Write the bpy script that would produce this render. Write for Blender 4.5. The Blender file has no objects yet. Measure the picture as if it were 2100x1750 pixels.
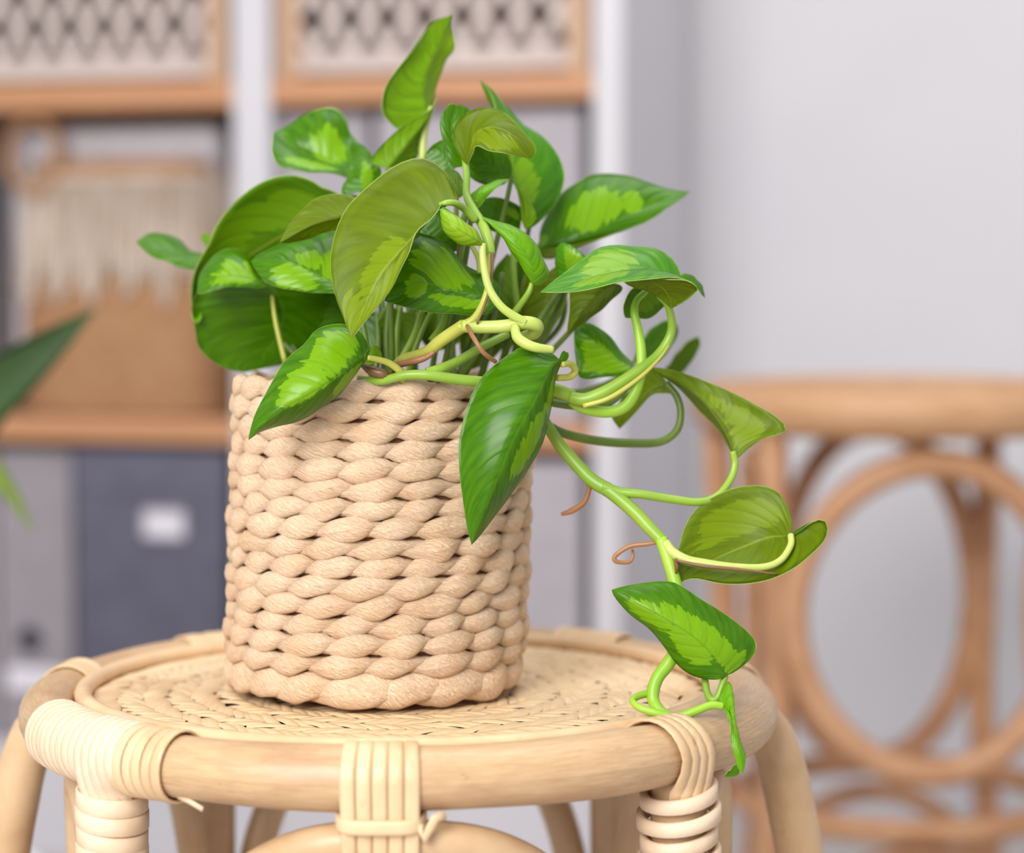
import bpy, bmesh, math, random
import numpy as np
from mathutils import Vector, Matrix

SC = bpy.context.scene
COL = SC.collection
R = math.radians
random.seed(7)

# ------------------------------------------------------------------ camera
FPX = 4700.0                       # focal length in pixels of the 2100 px wide frame
CAMD = 1.05                        # camera stands 1.05 m in front of the planter axis
ZRIM = 0.440                       # centre height of the stool rim
ZC = ZRIM + 0.1925
PITCH = math.atan((875 - 590) / FPX)
cam_d = bpy.data.cameras.new('camera'); cam = bpy.data.objects.new('camera', cam_d)
COL.objects.link(cam); SC.camera = cam
cam_d.sensor_width = 36.0; cam_d.lens = FPX / 2100 * 36.0
cam.location = (0, -CAMD, ZC); cam.rotation_euler = (math.pi / 2 - PITCH, 0, 0)
cam_d.dof.use_dof = True; cam_d.dof.focus_distance = 0.975; cam_d.dof.aperture_fstop = 4.3
cam_d.clip_start = 0.05

# ------------------------------------------------------------------ world, lights, exposure
w = bpy.data.worlds.new('world'); SC.world = w; w.use_nodes = True
w.node_tree.nodes['Background'].inputs[0].default_value = (0.96, 0.97, 1.0, 1)
w.node_tree.nodes['Background'].inputs[1].default_value = 0.44
def area(name, loc, target, sx, sy, power, col):
    l = bpy.data.lights.new(name, 'AREA'); l.shape = 'RECTANGLE'; l.size = sx; l.size_y = sy
    l.energy = power; l.color = col
    o = bpy.data.objects.new(name, l); COL.objects.link(o); o.location = loc
    o.rotation_euler = (Vector(target) - Vector(loc)).to_track_quat('-Z', 'Y').to_euler()
    return o
area('window_light', (-0.85, -2.0, 1.62), (0.0, 0.0, 0.5), 1.3, 1.3, 52, (1.0, 0.985, 0.96))
area('ceiling_light', (0.25, 0.25, 2.3), (0.1, 0.2, 0.3), 1.2, 1.2, 12, (1.0, 0.98, 0.96))
SC.view_settings.view_transform = 'Standard'; SC.view_settings.look = 'None'
SC.view_settings.gamma = 1.0; SC.view_settings.use_curve_mapping = False
SC.view_settings.exposure = 0.55

# ------------------------------------------------------------------ helpers
FW = Vector((0, math.cos(PITCH), -math.sin(PITCH))); UP = Vector((0, math.sin(PITCH), math.cos(PITCH)))
CP = Vector((0, -CAMD, ZC))
def ray(x, y): return FW + Vector((1, 0, 0)) * ((x - 1050) / FPX) + UP * ((875 - y) / FPX)
def P(x, y, d):
    """world point seen at photo pixel x, y that stands d cm in front of the planter axis"""
    r = ray(x, y); t = (CAMD - d / 100.0) / r.y
    return CP + r * t
def hexc(c):
    f = lambda v: v / 12.92 if v <= 0.04045 else ((v + 0.055) / 1.055) ** 2.4
    return tuple(f(v / 255.0) for v in c) + (1.0,)

def link(o, parent=None):
    COL.objects.link(o)
    if parent is not None:
        o.parent = parent
        o.matrix_parent_inverse = Matrix.Identity(4)
    return o
def thing(name, label, cat, loc=(0, 0, 0), group=None):
    o = bpy.data.objects.new(name, None); COL.objects.link(o); o.location = loc
    o.empty_display_size = 0.02
    o['label'] = label; o['category'] = cat
    if group: o['group'] = group
    return o
def wloc(o):
    v = Vector(o.location)
    while o.parent: o = o.parent; v += Vector(o.location)
    return v
def mesh_obj(name, verts, faces, mat, parent=None, smooth=True, mats=None, midx=None, uvs=None):
    """verts are world coordinates; they are moved into the parent's space"""
    off = wloc(parent) if parent is not None else Vector((0, 0, 0))
    me = bpy.data.meshes.new(name)
    me.from_pydata([tuple(Vector(v) - off) for v in verts], [], faces)
    for m in (mats or [mat]): me.materials.append(m)
    if midx is not None: me.polygons.foreach_set('material_index', midx)
    me.polygons.foreach_set('use_smooth', [smooth] * len(me.polygons))
    if uvs is not None:
        lay = me.uv_layers.new(name='UVMap')
        idx = np.zeros(len(me.loops), dtype=np.int32); me.loops.foreach_get('vertex_index', idx)
        lay.data.foreach_set('uv', np.asarray(uvs, dtype=np.float32)[idx].ravel())
    me.update()
    return link(bpy.data.objects.new(name, me), parent)

class MB:
    def __init__(s): s.v = []; s.f = []
    def add(s, vs, fs):
        k = len(s.v); s.v += [Vector(v) for v in vs]; s.f += [tuple(i + k for i in f) for f in fs]; return s
    def build(s, name, mat, parent=None, smooth=True, **k): return mesh_obj(name, s.v, s.f, mat, parent, smooth, **k)
    def box(s, o, ax, ay, az, bevel=0.0):
        """box from corner o along three edge vectors; chamfered"""
        o, ax, ay, az = map(Vector, (o, ax, ay, az))
        bm = bmesh.new(); bmesh.ops.create_cube(bm, size=1.0)
        la, lb, lc = ax.length, ay.length, az.length
        for v in bm.verts: v.co = Vector(((v.co.x + .5) * la, (v.co.y + .5) * lb, (v.co.z + .5) * lc))
        if bevel: bmesh.ops.bevel(bm, geom=bm.edges[:], offset=bevel, segments=2, affect='EDGES', profile=0.6)
        m = Matrix((ax / la, ay / lb, az / lc)).transposed()
        bm.verts.index_update()
        s.add([o + m @ v.co for v in bm.verts], [[v.index for v in f.verts] for f in bm.faces]); bm.free(); return s
    def tube(s, pts, rad, n=12, closed=False, sm=6, cap=True):
        p = smooth_pts(pts, sm, closed) if sm else [Vector(q) for q in pts]
        m = len(p)
        if isinstance(rad, (int, float)): rr = [rad] * m
        else:
            xs = np.linspace(0, 1, len(rad)); rr = np.interp(np.linspace(0, 1, m), xs, rad)
        fr = frames(p, closed); vs = []; fs = []
        for i in range(m):
            t, a, b = fr[i]
            for k in range(n):
                w_ = 2 * math.pi * k / n
                vs.append(p[i] + (a * math.cos(w_) + b * math.sin(w_)) * rr[i])
        for i in range(m if closed else m - 1):
            j = (i + 1) % m
            for k in range(n):
                l = (k + 1) % n
                fs.append((i * n + k, i * n + l, j * n + l, j * n + k))
        if not closed and cap:
            fs.append(tuple(range(n))[::-1]); fs.append(tuple((m - 1) * n + k for k in range(n)))
        return s.add(vs, fs)
    def ribbon(s, pts, wdir, width, thick, closed=False, sm=0):
        """flat strip with a rounded section swept along pts; wdir = width direction(s)"""
        p = smooth_pts(pts, sm, closed) if sm else [Vector(q) for q in pts]
        m = len(p); prof = [(-.5, -.1), (-.42, .38), (-.2, .5), (.2, .5), (.42, .38), (.5, -.1), (.42, -.5), (-.42, -.5)]
        n = len(prof); vs = []; fs = []
        for i in range(m):
            a = p[(i + 1) % m] if closed or i < m - 1 else p[i]
            b = p[i - 1] if closed or i > 0 else p[i]
            t = (a - b).normalized()
            wd = Vector(wdir if not isinstance(wdir, list) else wdir[i])
            wd = (wd - t * wd.dot(t)).normalized(); nn = wd.cross(t)
            for (x, y) in prof: vs.append(p[i] + wd * (x * width) + nn * (y * thick))
        for i in range(m if closed else m - 1):
            j = (i + 1) % m
            for k in range(n):
                l = (k + 1) % n; fs.append((i * n + k, i * n + l, j * n + l, j * n + k))
        if not closed:
            fs.append(tuple(range(n))[::-1]); fs.append(tuple((m - 1) * n + k for k in range(n)))
        return s.add(vs, fs)
    def lathe(s, c, prof, n=48, closed=True):
        vs = []; fs = []; m = len(prof); c = Vector(c)
        for (r, z) in prof:
            for k in range(n):
                a = 2 * math.pi * k / n; vs.append(c + Vector((r * math.cos(a), r * math.sin(a), z)))
        for i in range(m - 1):
            for k in range(n):
                l = (k + 1) % n; fs.append((i * n + k, i * n + l, (i + 1) * n + l, (i + 1) * n + k))
        if closed: fs.append(tuple(range(n))[::-1]); fs.append(tuple((m - 1) * n + k for k in range(n)))
        return s.add(vs, fs)
def cr(p0, p1, p2, p3, t):
    return 0.5 * ((2 * p1) + (p2 - p0) * t + (2 * p0 - 5 * p1 + 4 * p2 - p3) * t * t + (3 * p1 - p0 - 3 * p2 + p3) * t ** 3)
def smooth_pts(pts, k=6, closed=False):
    p = [Vector(q) for q in pts]; n = len(p); out = []
    if n < 3 and not closed:
        return [p[0].lerp(p[-1], i / k) for i in range(k + 1)]
    for i in range(n if closed else n - 1):
        if closed: a, b, c, d = p[i - 1], p[i], p[(i + 1) % n], p[(i + 2) % n]
        else:
            b, c = p[i], p[i + 1]; a = p[i - 1] if i else b * 2 - c; d = p[i + 2] if i < n - 2 else c * 2 - b
        for j in range(k): out.append(cr(a, b, c, d, j / k))
    if not closed: out.append(p[-1])
    return out
def resample(pts, n, pw=1.0):
    p = smooth_pts(pts, 8); L = [0.0]
    for i in range(1, len(p)): L.append(L[-1] + (p[i] - p[i - 1]).length)
    out = []; A = np.array([tuple(q) for q in p]); t = np.linspace(0, 1, n) ** pw * L[-1]
    return np.stack([np.interp(t, L, A[:, k]) for k in range(3)], 1)
def frames(p, closed=False):
    m = len(p); out = []; a = None
    for i in range(m):
        q = p[(i + 1) % m] if closed or i < m - 1 else p[i]; b = p[i - 1] if closed or i else p[i]
        t = (q - b).normalized()
        if a is None:
            a = t.orthogonal().normalized()
        else:
            a = a - t * a.dot(t)
            a = a.normalized() if a.length > 1e-9 else t.orthogonal().normalized()
        out.append((t, a.copy(), t.cross(a)))
    return out

# ------------------------------------------------------------------ materials
class NT:
    def __init__(s, name):
        s.m = bpy.data.materials.new(name); s.m.use_nodes = True; s.t = s.m.node_tree; s.n = s.t.nodes
        s.b = s.n['Principled BSDF']; s.out = s.n['Material Output']
    def add(s, typ, **k):
        n = s.n.new(typ)
        for a, v in k.items(): setattr(n, a, v)
        return n
    def l(s, a, b): s.t.links.new(a, b)
    def val(s, sock, v):
        if hasattr(v, 'is_output') or isinstance(v, bpy.types.NodeSocket): s.l(v, sock)
        else: sock.default_value = v
    def math(s, op, a, b=None, c=None, clamp=False):
        n = s.add('ShaderNodeMath', operation=op, use_clamp=clamp); s.val(n.inputs[0], a)
        if b is not None: s.val(n.inputs[1], b)
        if c is not None: s.val(n.inputs[2], c)
        return n.outputs[0]
    def mix(s, f, a, b, blend='MIX'):
        n = s.add('ShaderNodeMix', data_type='RGBA', blend_type=blend); s.val(n.inputs[0], f)
        s.val(n.inputs[6], a); s.val(n.inputs[7], b); return n.outputs[2]
    def ramp(s, f, stops):
        n = s.add('ShaderNodeValToRGB'); s.l(f, n.inputs[0]); e = n.color_ramp.elements
        while len(e) < len(stops): e.new(0.5)
        for el, (p, c) in zip(e, stops): el.position = p; el.color = c if len(c) == 4 else hexc(c)
        return n.outputs[0]
    def noise(s, vec, scale, detail=3, rough=0.55, dist=0.0, w=None):
        n = s.add('ShaderNodeTexNoise')
        if w is not None: n.noise_dimensions = '4D'; n.inputs['W'].default_value = w
        if vec is not None: s.l(vec, n.inputs['Vector'])
        n.inputs['Scale'].default_value = scale; n.inputs['Detail'].default_value = detail
        n.inputs['Roughness'].default_value = rough; n.inputs['Distortion'].default_value = dist
        return n.outputs[0]
    def mapping(s, vec, scale=(1, 1, 1), loc=(0, 0, 0), rot=(0, 0, 0)):
        n = s.add('ShaderNodeMapping'); s.l(vec, n.inputs[0]); n.inputs['Scale'].default_value = scale
        n.inputs['Location'].default_value = loc; n.inputs['Rotation'].default_value = rot; return n.outputs[0]
    def coord(s, which='Object'): return s.add('ShaderNodeTexCoord').outputs[which]
    def bump(s, h, strength=0.3, dist=0.001):
        n = s.add('ShaderNodeBump'); n.inputs['Strength'].default_value = strength
        n.inputs['Distance'].default_value = dist; s.l(h, n.inputs['Height']); s.l(n.outputs[0], s.b.inputs['Normal'])
        return n.outputs[0]
def plain(name, c1, c2=None, rough=0.5, scale=40, stretch=(1, 1, 1), bump=0.0, spec=0.5, bdist=0.001):
    t = NT(name); v = t.mapping(t.coord(), stretch); f = t.noise(v, scale, 4)
    c2 = c2 or tuple(x * 0.88 for x in c1)
    t.l(t.ramp(f, [(0.32, c2), (0.68, c1)]), t.b.inputs['Base Color'])
    t.b.inputs['Roughness'].default_value = rough; t.b.inputs['Specular IOR Level'].default_value = spec
    if bump: t.bump(f, bump, bdist)
    return t.m

# ------------------------------------------------------------------ setting: wall, floor, shelving
M_wall = plain('wall_paint', (206, 205, 209), (203, 202, 207), 0.8, 6)
M_white = plain('white_lacquer', (203, 200, 206), (199, 197, 203), 0.45, 8)
M_floor = plain('floor_boards', (196, 190, 186), (180, 172, 168), 0.5, 9, (1, 8, 1))
def wood(name, c1, c2, sc=18, stretch=(1, 1, 10), rough=0.5):
    t = NT(name); v = t.mapping(t.coord(), stretch); f = t.noise(v, sc, 5, 0.6, 0.4)
    t.l(t.ramp(f, [(0.3, c2), (0.7, c1)]), t.b.inputs['Base Color']); t.b.inputs['Roughness'].default_value = rough
    return t.m
M_oak = wood('honey_oak', (196, 144, 104), (178, 124, 86), 14, (2, 2, 20))
M_pale = wood('pale_wood', (196, 164, 136), (180, 144, 114), 14, (8, 8, 1))
M_wash = plain('white_washed_wood', (206, 192, 186), (190, 174, 168), 0.6, 30, (4, 4, 1))
M_brown = plain('brown_board', (96, 66, 38), (80, 54, 32), 0.7, 20)

TH = R(14.5); DF = Vector((math.cos(TH), -math.sin(TH), 0)); NF = Vector((-math.sin(TH), -math.cos(TH), 0))
r0 = ray(1275, 600); REF = CP + r0 * (2.35 / r0.y); REF.z = 0
def face_hit(x, y, back=0.0):
    r = ray(x, y); o = REF - NF * back; t = (o - CP).dot(NF) / r.dot(NF); return CP + r * t
def U(x, back=0.0, y=600): return (face_hit(x, y, back) - (REF - NF * back)).dot(DF)
def S(u, back, z): v = REF + DF * u - NF * back; return Vector((v.x, v.y, z))
def Zf(y, x=600, back=0.0): return face_hit(x, y, back).z
def sbox(mb, u0, u1, b0, b1, z0, z1, bevel=0.0):
    return mb.box(S(u0, b0, z0), DF * (u1 - u0), -NF * (b1 - b0), Vector((0, 0, z1 - z0)), bevel)
def structure(o): o['kind'] = 'structure'; return o
structure(sbox(MB(), -3.2, 2.6, 0.405, 0.50, -0.02, 2.7).build('wall_back', M_wall, smooth=False))
structure(MB().box((-3.6, -2.6, -0.05), (7.2, 0, 0), (0, 7.0, 0), (0, 0, 0.05)).build('floor', M_floor, smooth=False))
structure(sbox(MB(), 0.012, 2.6, 0.385, 0.4045, 0.0, 0.075, 0.004).build('baseboard_back', M_white, smooth=False))

zu1, zu0, zl1, zl0 = Zf(158), Zf(214), Zf(862), Zf(915)
zb1 = zl1 - (zu1 - zl1); zt0 = zu0 + (zu1 - zl1)
ux = [U(1275), U(1215), U(555), U(480)]
wcol = ux[1] - ux[2]; upt = ux[2] - ux[3]
uL = [ux[3] - wcol, ux[3] - wcol - upt]
sh = thing('shelving_unit', 'white shelving unit with honey wood boards standing against the wall', 'shelf', S(-0.5, 0.2, 0))
for (a, b) in ((ux[1], ux[0]), (ux[3], ux[2]), (uL[1], uL[0])):
    sbox(MB(), a, b, 0, 0.385, 0.0, zt0, 0.002).build('upright', M_white, sh, False)
for (a, b) in ((ux[2], ux[1]), (uL[0], ux[3])):
    for (z0, z1) in ((zu0, zu1), (zl0, zl1)):
        sbox(MB(), a + .0003, b - .0003, 0.004, 0.375, z0, z1, 0.002).build('shelf_board', M_oak, sh, False)
    sbox(MB(), a + .0003, b - .0003, 0.004, 0.375, 0.0, zb1, 0.002).build('plinth', M_white, sh, False)
    sbox(MB(), a + .0003, b - .0003, 0.376, 0.384, 0.0, zt0).build('back_panel', M_white, sh, False)
sbox(MB(), uL[1], ux[0], 0, 0.385, zt0, zt0 + 0.04, 0.002).build('top_board', M_white, sh, False)

# lattice baskets on the upper boards
def lattice_basket(px0, px1, zbase, label, ph):
    b0 = 0.012; u0, u1 = max(U(px0, b0), (uL[0] if px0 < 0 else ux[2]) + .004), U(px1, b0); H = 0.30; z0 = zbase + 0.0005; z1 = z0 + H; D = 0.33
    o = thing('lattice_basket', label, 'basket', S((u0 + u1) / 2, b0 + D / 2, zbase), 'lattice baskets on the upper boards')
    pw = 0.024; fr = 0.022
    for (a, b) in ((u0, u0 + pw), (u1 - pw, u1)):
        sbox(MB(), a, b, b0, b0 + fr, z0, z1, 0.002).build('corner_post', M_pale, o, False)
    sbox(MB(), u0 + pw, u1 - pw, b0 + .002, b0 + fr - .004, z0 + 0.004, z0 + 0.027, 0.002).build('bottom_rail', M_wash, o, False)
    sbox(MB(), u0 + pw, u1 - pw, b0 + .002, b0 + fr - .004, z1 - 0.026, z1, 0.002).build('top_rail', M_wash, o, False)
    sbox(MB(), u0, u1, b0 + fr, b0 + D, z0, z0 + 0.008).build('base', M_brown, o, False)
    sbox(MB(), u0, u1, b0 + D - .008, b0 + D, z0 + .008, z1).build('back', M_brown, o, False)
    for (a, b) in ((u0, u0 + .008), (u1 - .008, u1)):
        sbox(MB(), a, b, b0 + fr, b0 + D - .008, z0 + .008, z1).build('side', M_brown, o, False)
    A0, A1, B0, B1 = u0 + pw, u1 - pw, z0 + 0.027, z1 - 0.026
    du, dz = 0.0205, 0.033; p = 2 * du; sw = 0.0118
    for sgn, bb in ((1, b0 + 0.004), (-1, b0 + 0.0075)):
        k0 = -40
        for k in range(k0, 60):
            c = A0 + ph + k * p                        # u at z = B0
            s_ = sgn * du / dz
            ts = []
            for (u_, z_) in ((c, B0), (c + s_ * (B1 - B0), B1)): ts.append((u_, z_))
            (ua, za), (ub, zb) = ts
            if ua > ub: ua, za, ub, zb = ub, zb, ua, za
            if ub < A0 + .002 or ua > A1 - .002: continue
            if ua < A0: za += (zb - za) * (A0 - ua) / (ub - ua); ua = A0
            if ub > A1: zb = za + (zb - za) * (A1 - ua) / (ub - ua); ub = A1
            a, b = S(ua, bb, za), S(ub, bb, zb); d = b - a
            if d.length < 0.012: continue
            n = -NF; wv = d.normalized().cross(n) * sw
            MB().box(a - wv / 2, d, wv, n * 0.003, 0.0006).build('lattice_slat', M_wash, o, False)
    return o
lattice_basket(-172, 470, zu1, 'whitewashed lattice basket on the upper board above the fringed basket', 0.004)
lattice_basket(566, 1208, zu1, 'whitewashed lattice basket on the upper board above the light grey files', 0.016)

# fringed seagrass basket on the middle board
M_sea = plain('seagrass', (186, 144, 108), (158, 116, 82), 0.8, 60, (1, 1, 5), 0.4, 0.2, 0.003)
M_fringe = plain('cotton_fringe', (216, 202, 190), (190, 168, 148), 0.9, 70, (1, 1, 0.3), 0.2, 0.2)
def fringed():
    b0 = 0.03; uc = U(216, b0); hw = 0.131; dp = 0.13; z0 = zl1 + 0.0005; H = Zf(325, 250, b0) - z0
    o = thing('fringed_basket', 'tan seagrass basket with whitish fringe and a round handle on the lower board', 'basket', S(uc, b0 + dp, zl1))
    def ring(z, inset=0.0, n=72):
        f = (z - z0) / H; k = 0.94 + 0.06 * math.sin(math.pi * min(1, f + .25)); out = []
        for i in range(n):
            a = 2 * math.pi * i / n; e = 0.55
            cx = math.copysign(abs(math.cos(a)) ** e, math.cos(a)); sy = math.copysign(abs(math.sin(a)) ** e, math.sin(a))
            out.append(S(uc + cx * (hw * k - inset), b0 + dp + sy * (dp * k - inset), z))
        return out
    rows = 30; mb = MB(); vs = []; fs = []; n = 72
    prof = []
    for r in range(rows):
        for q in (0, .25, .5, .75): prof.append((z0 + H * (r + q) / rows, 0.0035 * (1 - math.sin(math.pi * q))))
    prof.append((z0 + H, 0.002)); prof.append((z0 + H, 0.012)); prof.append((z0 + 0.012, 0.014))
    for (z, i_) in prof: vs += ring(z, i_)
    for i in range(len(prof) - 1):
        for k in range(n): l = (k + 1) % n; fs.append((i * n + k, i * n + l, (i + 1) * n + l, (i + 1) * n + k))
    fs.append(tuple(range(n))[::-1]); fs.append(tuple((len(prof) - 1) * n + k for k in range(n)))
    mb.add(vs, fs).build('body', M_sea, o)
    rnd = random.Random(4)
    zt = z0 + H * 0.93
    MB().tube(ring(zt, -0.003), 0.004, 8, True, 0).build('fringe_band', M_fringe, o)
    N = 150
    def even(z):
        q = ring(z, -0.0035, 1200); q.append(q[0]); L = [0.0]
        for i in range(1, len(q)): L.append(L[-1] + (q[i] - q[i - 1]).length)
        A = np.array([tuple(v) for v in q]); t = np.linspace(0, L[-1], N, endpoint=False)
        return [Vector(v) for v in np.stack([np.interp(t, L, A[:, k]) for k in range(3)], 1)]
    cr_ = [even(z0 + H * f) for f in (0.93, 0.8, 0.66, 0.5, 0.42)]
    for i in range(N):
        p = cr_[0][i]
        if (p - S(uc, b0 + dp, p.z)).dot(NF) < 0.03: continue
        zend = z0 + H * (0.50 + 0.06 * math.sin(i * 0.9) + rnd.uniform(-.03, .03))
        pts = [Vector(c[i]) for c in cr_ if c[i].z > zend]; e = Vector(pts[-1]); e.z = zend; pts.append(e + NF * 0.002)
        for q in pts[1:]: q += DF * rnd.uniform(-.0015, .0015)
        MB().tube(pts, [0.0020, .0026, .0030, .0022], 5, False, 2).build('fringe_strand', M_fringe, o)
    for s_ in (-1,):
        c = S(U(68, b0), b0 + 0.006, Zf(318, 68, b0)); pts = []
        for k in range(24):
            a = 2 * math.pi * k / 24; pts.append(c + DF * (0.030 * math.cos(a)) + Vector((0, 0, 0.040 * math.sin(a))))
        MB().tube(pts, 0.0060, 8, True, 2).build('handle', M_sea, o)
fringed()
M_standin = plain('grey_standin', (206, 202, 208), (190, 186, 192), 0.9, 30, (1, 1, 1), 0.3, 0.2, 0.004)
def standin():  # guessed fabric, added for the lit back panel above basket and inside handle
    b0 = 0.07; ua, ub = U(22, b0), U(470, b0) - .012; zt = Zf(256, 300, b0); zb = zl1 + 0.0135
    o = thing('lit_panel_standin', 'added light grey cloth sticking out of the fringed basket', 'standin', S((ua + ub) / 2, b0 + .09, zb))
    k = 3
    for i in range(k):
        q = b0 + i * 0.05
        sbox(MB(), ua + .004 * i, ub - .004 * i, q, q + 0.048, zb, zt - 0.006 * i, 0.015).build('standin_slab', M_standin, o)
standin()

# boxes and files
M_grey = plain('grey_card', (150, 144, 150), (142, 136, 142), 0.7, 30)
M_lgrey = plain('light_grey_card', (172, 166, 173), (165, 159, 166), 0.7, 30)
M_slate = plain('slate_card', (96, 94, 112), (86, 84, 102), 0.6, 30)
M_metal = NT('brushed_metal'); M_metal.b.inputs['Metallic'].default_value = 0.9; M_metal.b.inputs['Base Color'].default_value = hexc((196, 192, 200)); M_metal.b.inputs['Roughness'].default_value = 0.35; M_metal = M_metal.m
M_dark = plain('hole_shade', (26, 24, 26), (20, 18, 20), 0.9)
M_paper = plain('paper_label', (226, 222, 230), (220, 216, 226), 0.8)
def carton(name, px0, px1, zb, h, b0, dep, mat, label, cat, parts=()):
    u0, u1 = max(U(px0, b0, 900), (uL[0] if px1 < 480 else ux[2]) + .003), U(px1, b0, 900)
    o = thing(name, label, cat, S((u0 + u1) / 2, b0 + dep / 2, zb))
    z0 = zb + 0.0005
    body = sbox(MB(), u0, u1, b0, b0 + dep, z0, z0 + h, 0.003).build('body', mat, o, False)
    return o, u0, u1, b0, z0
def holder(o, px, py, w_, h_, b0):
    c = face_hit(px, py, b0); u = (c - (REF - NF * b0)).dot(DF); z = c.z
    fr = MB()
    for (a, b, c_, d) in ((u - w_/2, u + w_/2, z + h_/2 - .004, z + h_/2), (u - w_/2, u + w_/2, z - h_/2, z - h_/2 + .004),
                          (u - w_/2, u - w_/2 + .004, z - h_/2, z + h_/2), (u + w_/2 - .004, u + w_/2, z - h_/2, z + h_/2)):
        sbox(fr, a, b, b0 - .004, b0 + .0005, c_, d, 0.001)
    f = fr.build('label_holder', M_metal, o, False)
    sbox(MB(), u - w_/2 + .003, u + w_/2 - .003, b0 - .0015, b0 + .0003, z - h_/2 + .003, z + h_/2 - .003).build('label_card', M_paper, f, False)
hl = zl0 - zb1; hm = zu0 - zl1
o, u0, u1, b0, z0 = carton('storage_box', 152, 463, zb1, hl - 0.008, 0.012, 0.34, M_slate, 'dark slate storage box with metal label holder below the fringed basket', 'box')
sbox(MB(), u0 - .001, u1 + .001, b0 - .002, b0 + .343, z0 + hl - .009 - .05, z0 + hl - .0085, 0.003).build('lid', M_slate, o, False)
holder(o, 338, 1074, 0.052, 0.034, b0)
def binder(px0, px1, label, ringpx=None, mat=None):
    o, u0, u1, b0, z0 = carton('ring_binder', px0, px1, zb1, hl - 0.012, 0.02, 0.29, mat or M_grey, label, 'binder')
    uc = (u0 + u1) / 2; c = S(uc, b0, Zf(1312, 60, b0))
    if ringpx:
        uc = U(ringpx, b0, 1312); c = S(uc, b0, Zf(1312, ringpx, b0))
    pts = [c + DF * (0.0135 * math.cos(a)) + Vector((0, 0, 0.0135 * math.sin(a))) for a in np.linspace(0, 2 * math.pi, 20, endpoint=False)]
    rg = MB().tube(pts, 0.002, 8, True, 2).build('finger_ring', M_slate, o)
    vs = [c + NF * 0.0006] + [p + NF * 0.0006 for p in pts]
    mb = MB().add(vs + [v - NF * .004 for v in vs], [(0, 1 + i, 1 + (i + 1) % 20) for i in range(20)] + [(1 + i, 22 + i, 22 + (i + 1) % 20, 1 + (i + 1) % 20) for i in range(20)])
    mb.build('finger_hole_disc', M_dark, rg, False)  # dark disc painted as the hole's shade; the spine has no opening
    zz = Zf(1392, 30, b0)
    sbox(MB(), u0 + .010, u1 - .010, b0 - .0008, b0 + .0003, zz - .013, zz + .013).build('spine_label', M_paper, o, False)
binder(-8, 146, 'grey ring binder with dark disc as finger hole beside the slate storage box', 62)
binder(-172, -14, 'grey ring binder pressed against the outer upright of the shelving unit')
carton('magazine_file', 571, 757, zl1, hm - 0.010, 0.025, 0.26, M_lgrey, 'narrow light grey magazine file beside the middle upright', 'file')
carton('magazine_file', 774, 1192, zl1, hm - 0.010, 0.015, 0.30, M_lgrey, 'wide light grey storage file next to the narrow file', 'file')
carton('storage_box', 566, 1192, zb1, hl - 0.014, 0.012, 0.32, M_lgrey, 'light grey storage box under the board behind the planter', 'box')

# ------------------------------------------------------------------ rattan
def rattan(name, c1, c2, c3, along=(1, 1, 1), rough=0.38, spots=0.5):
    t = NT(name); g = t.coord()
    f = t.noise(t.mapping(g, along), 26, 5, 0.6, 0.3)
    base = t.ramp(f, [(0.28, c2), (0.62, c1)])
    sp = t.noise(g, 48, 6, 0.7, 0.6); s2 = t.noise(g, 11, 2)
    m = t.math('MULTIPLY', t.ramp(sp, [(0.60, (0, 0, 0, 1)), (0.72, (1, 1, 1, 1))]), t.ramp(s2, [(0.45, (0, 0, 0, 1)), (0.62, (1, 1, 1, 1))]))
    m = t.math('MULTIPLY', m, spots)
    t.l(t.mix(m, base, hexc(c3)), t.b.inputs['Base Color'])
    t.b.inputs['Roughness'].default_value = rough; t.bump(f, 0.12, 0.001)
    return t.m
M_pole = rattan('rattan_pole', (208, 176, 138), (186, 148, 108), (128, 92, 62), (1, 1, 1))
M_cane = rattan('peeled_cane', (226, 194, 154), (206, 168, 126), (120, 84, 54), (1, 1, 1), 0.42, 0.75)
M_canep = rattan('pale_peeled_cane', (232, 206, 178), (216, 184, 150), (190, 140, 96), (1, 1, 1), 0.5, 0.25)
M_weave = rattan('woven_cane', (228, 200, 160), (204, 168, 124), (130, 90, 56), (1, 1, 1), 0.5, 0.5)
M_gap_shade = plain('gap_shade', (112, 80, 50), (84, 58, 36), 0.8, 60)
M_honey = rattan('honey_rattan', (198, 150, 112), (176, 126, 88), (120, 78, 44), (1, 1, 1), 0.45, 0.2)
M_honeyseat = rattan('honey_rattan_wrap', (194, 150, 112), (170, 126, 88), (120, 78, 44), (1, 1, 8), 0.55, 0.2)

def circ(c, rad, a): a = R(a); return Vector((c[0] + rad * math.sin(a), c[1] - rad * math.cos(a), c[2]))
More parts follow.
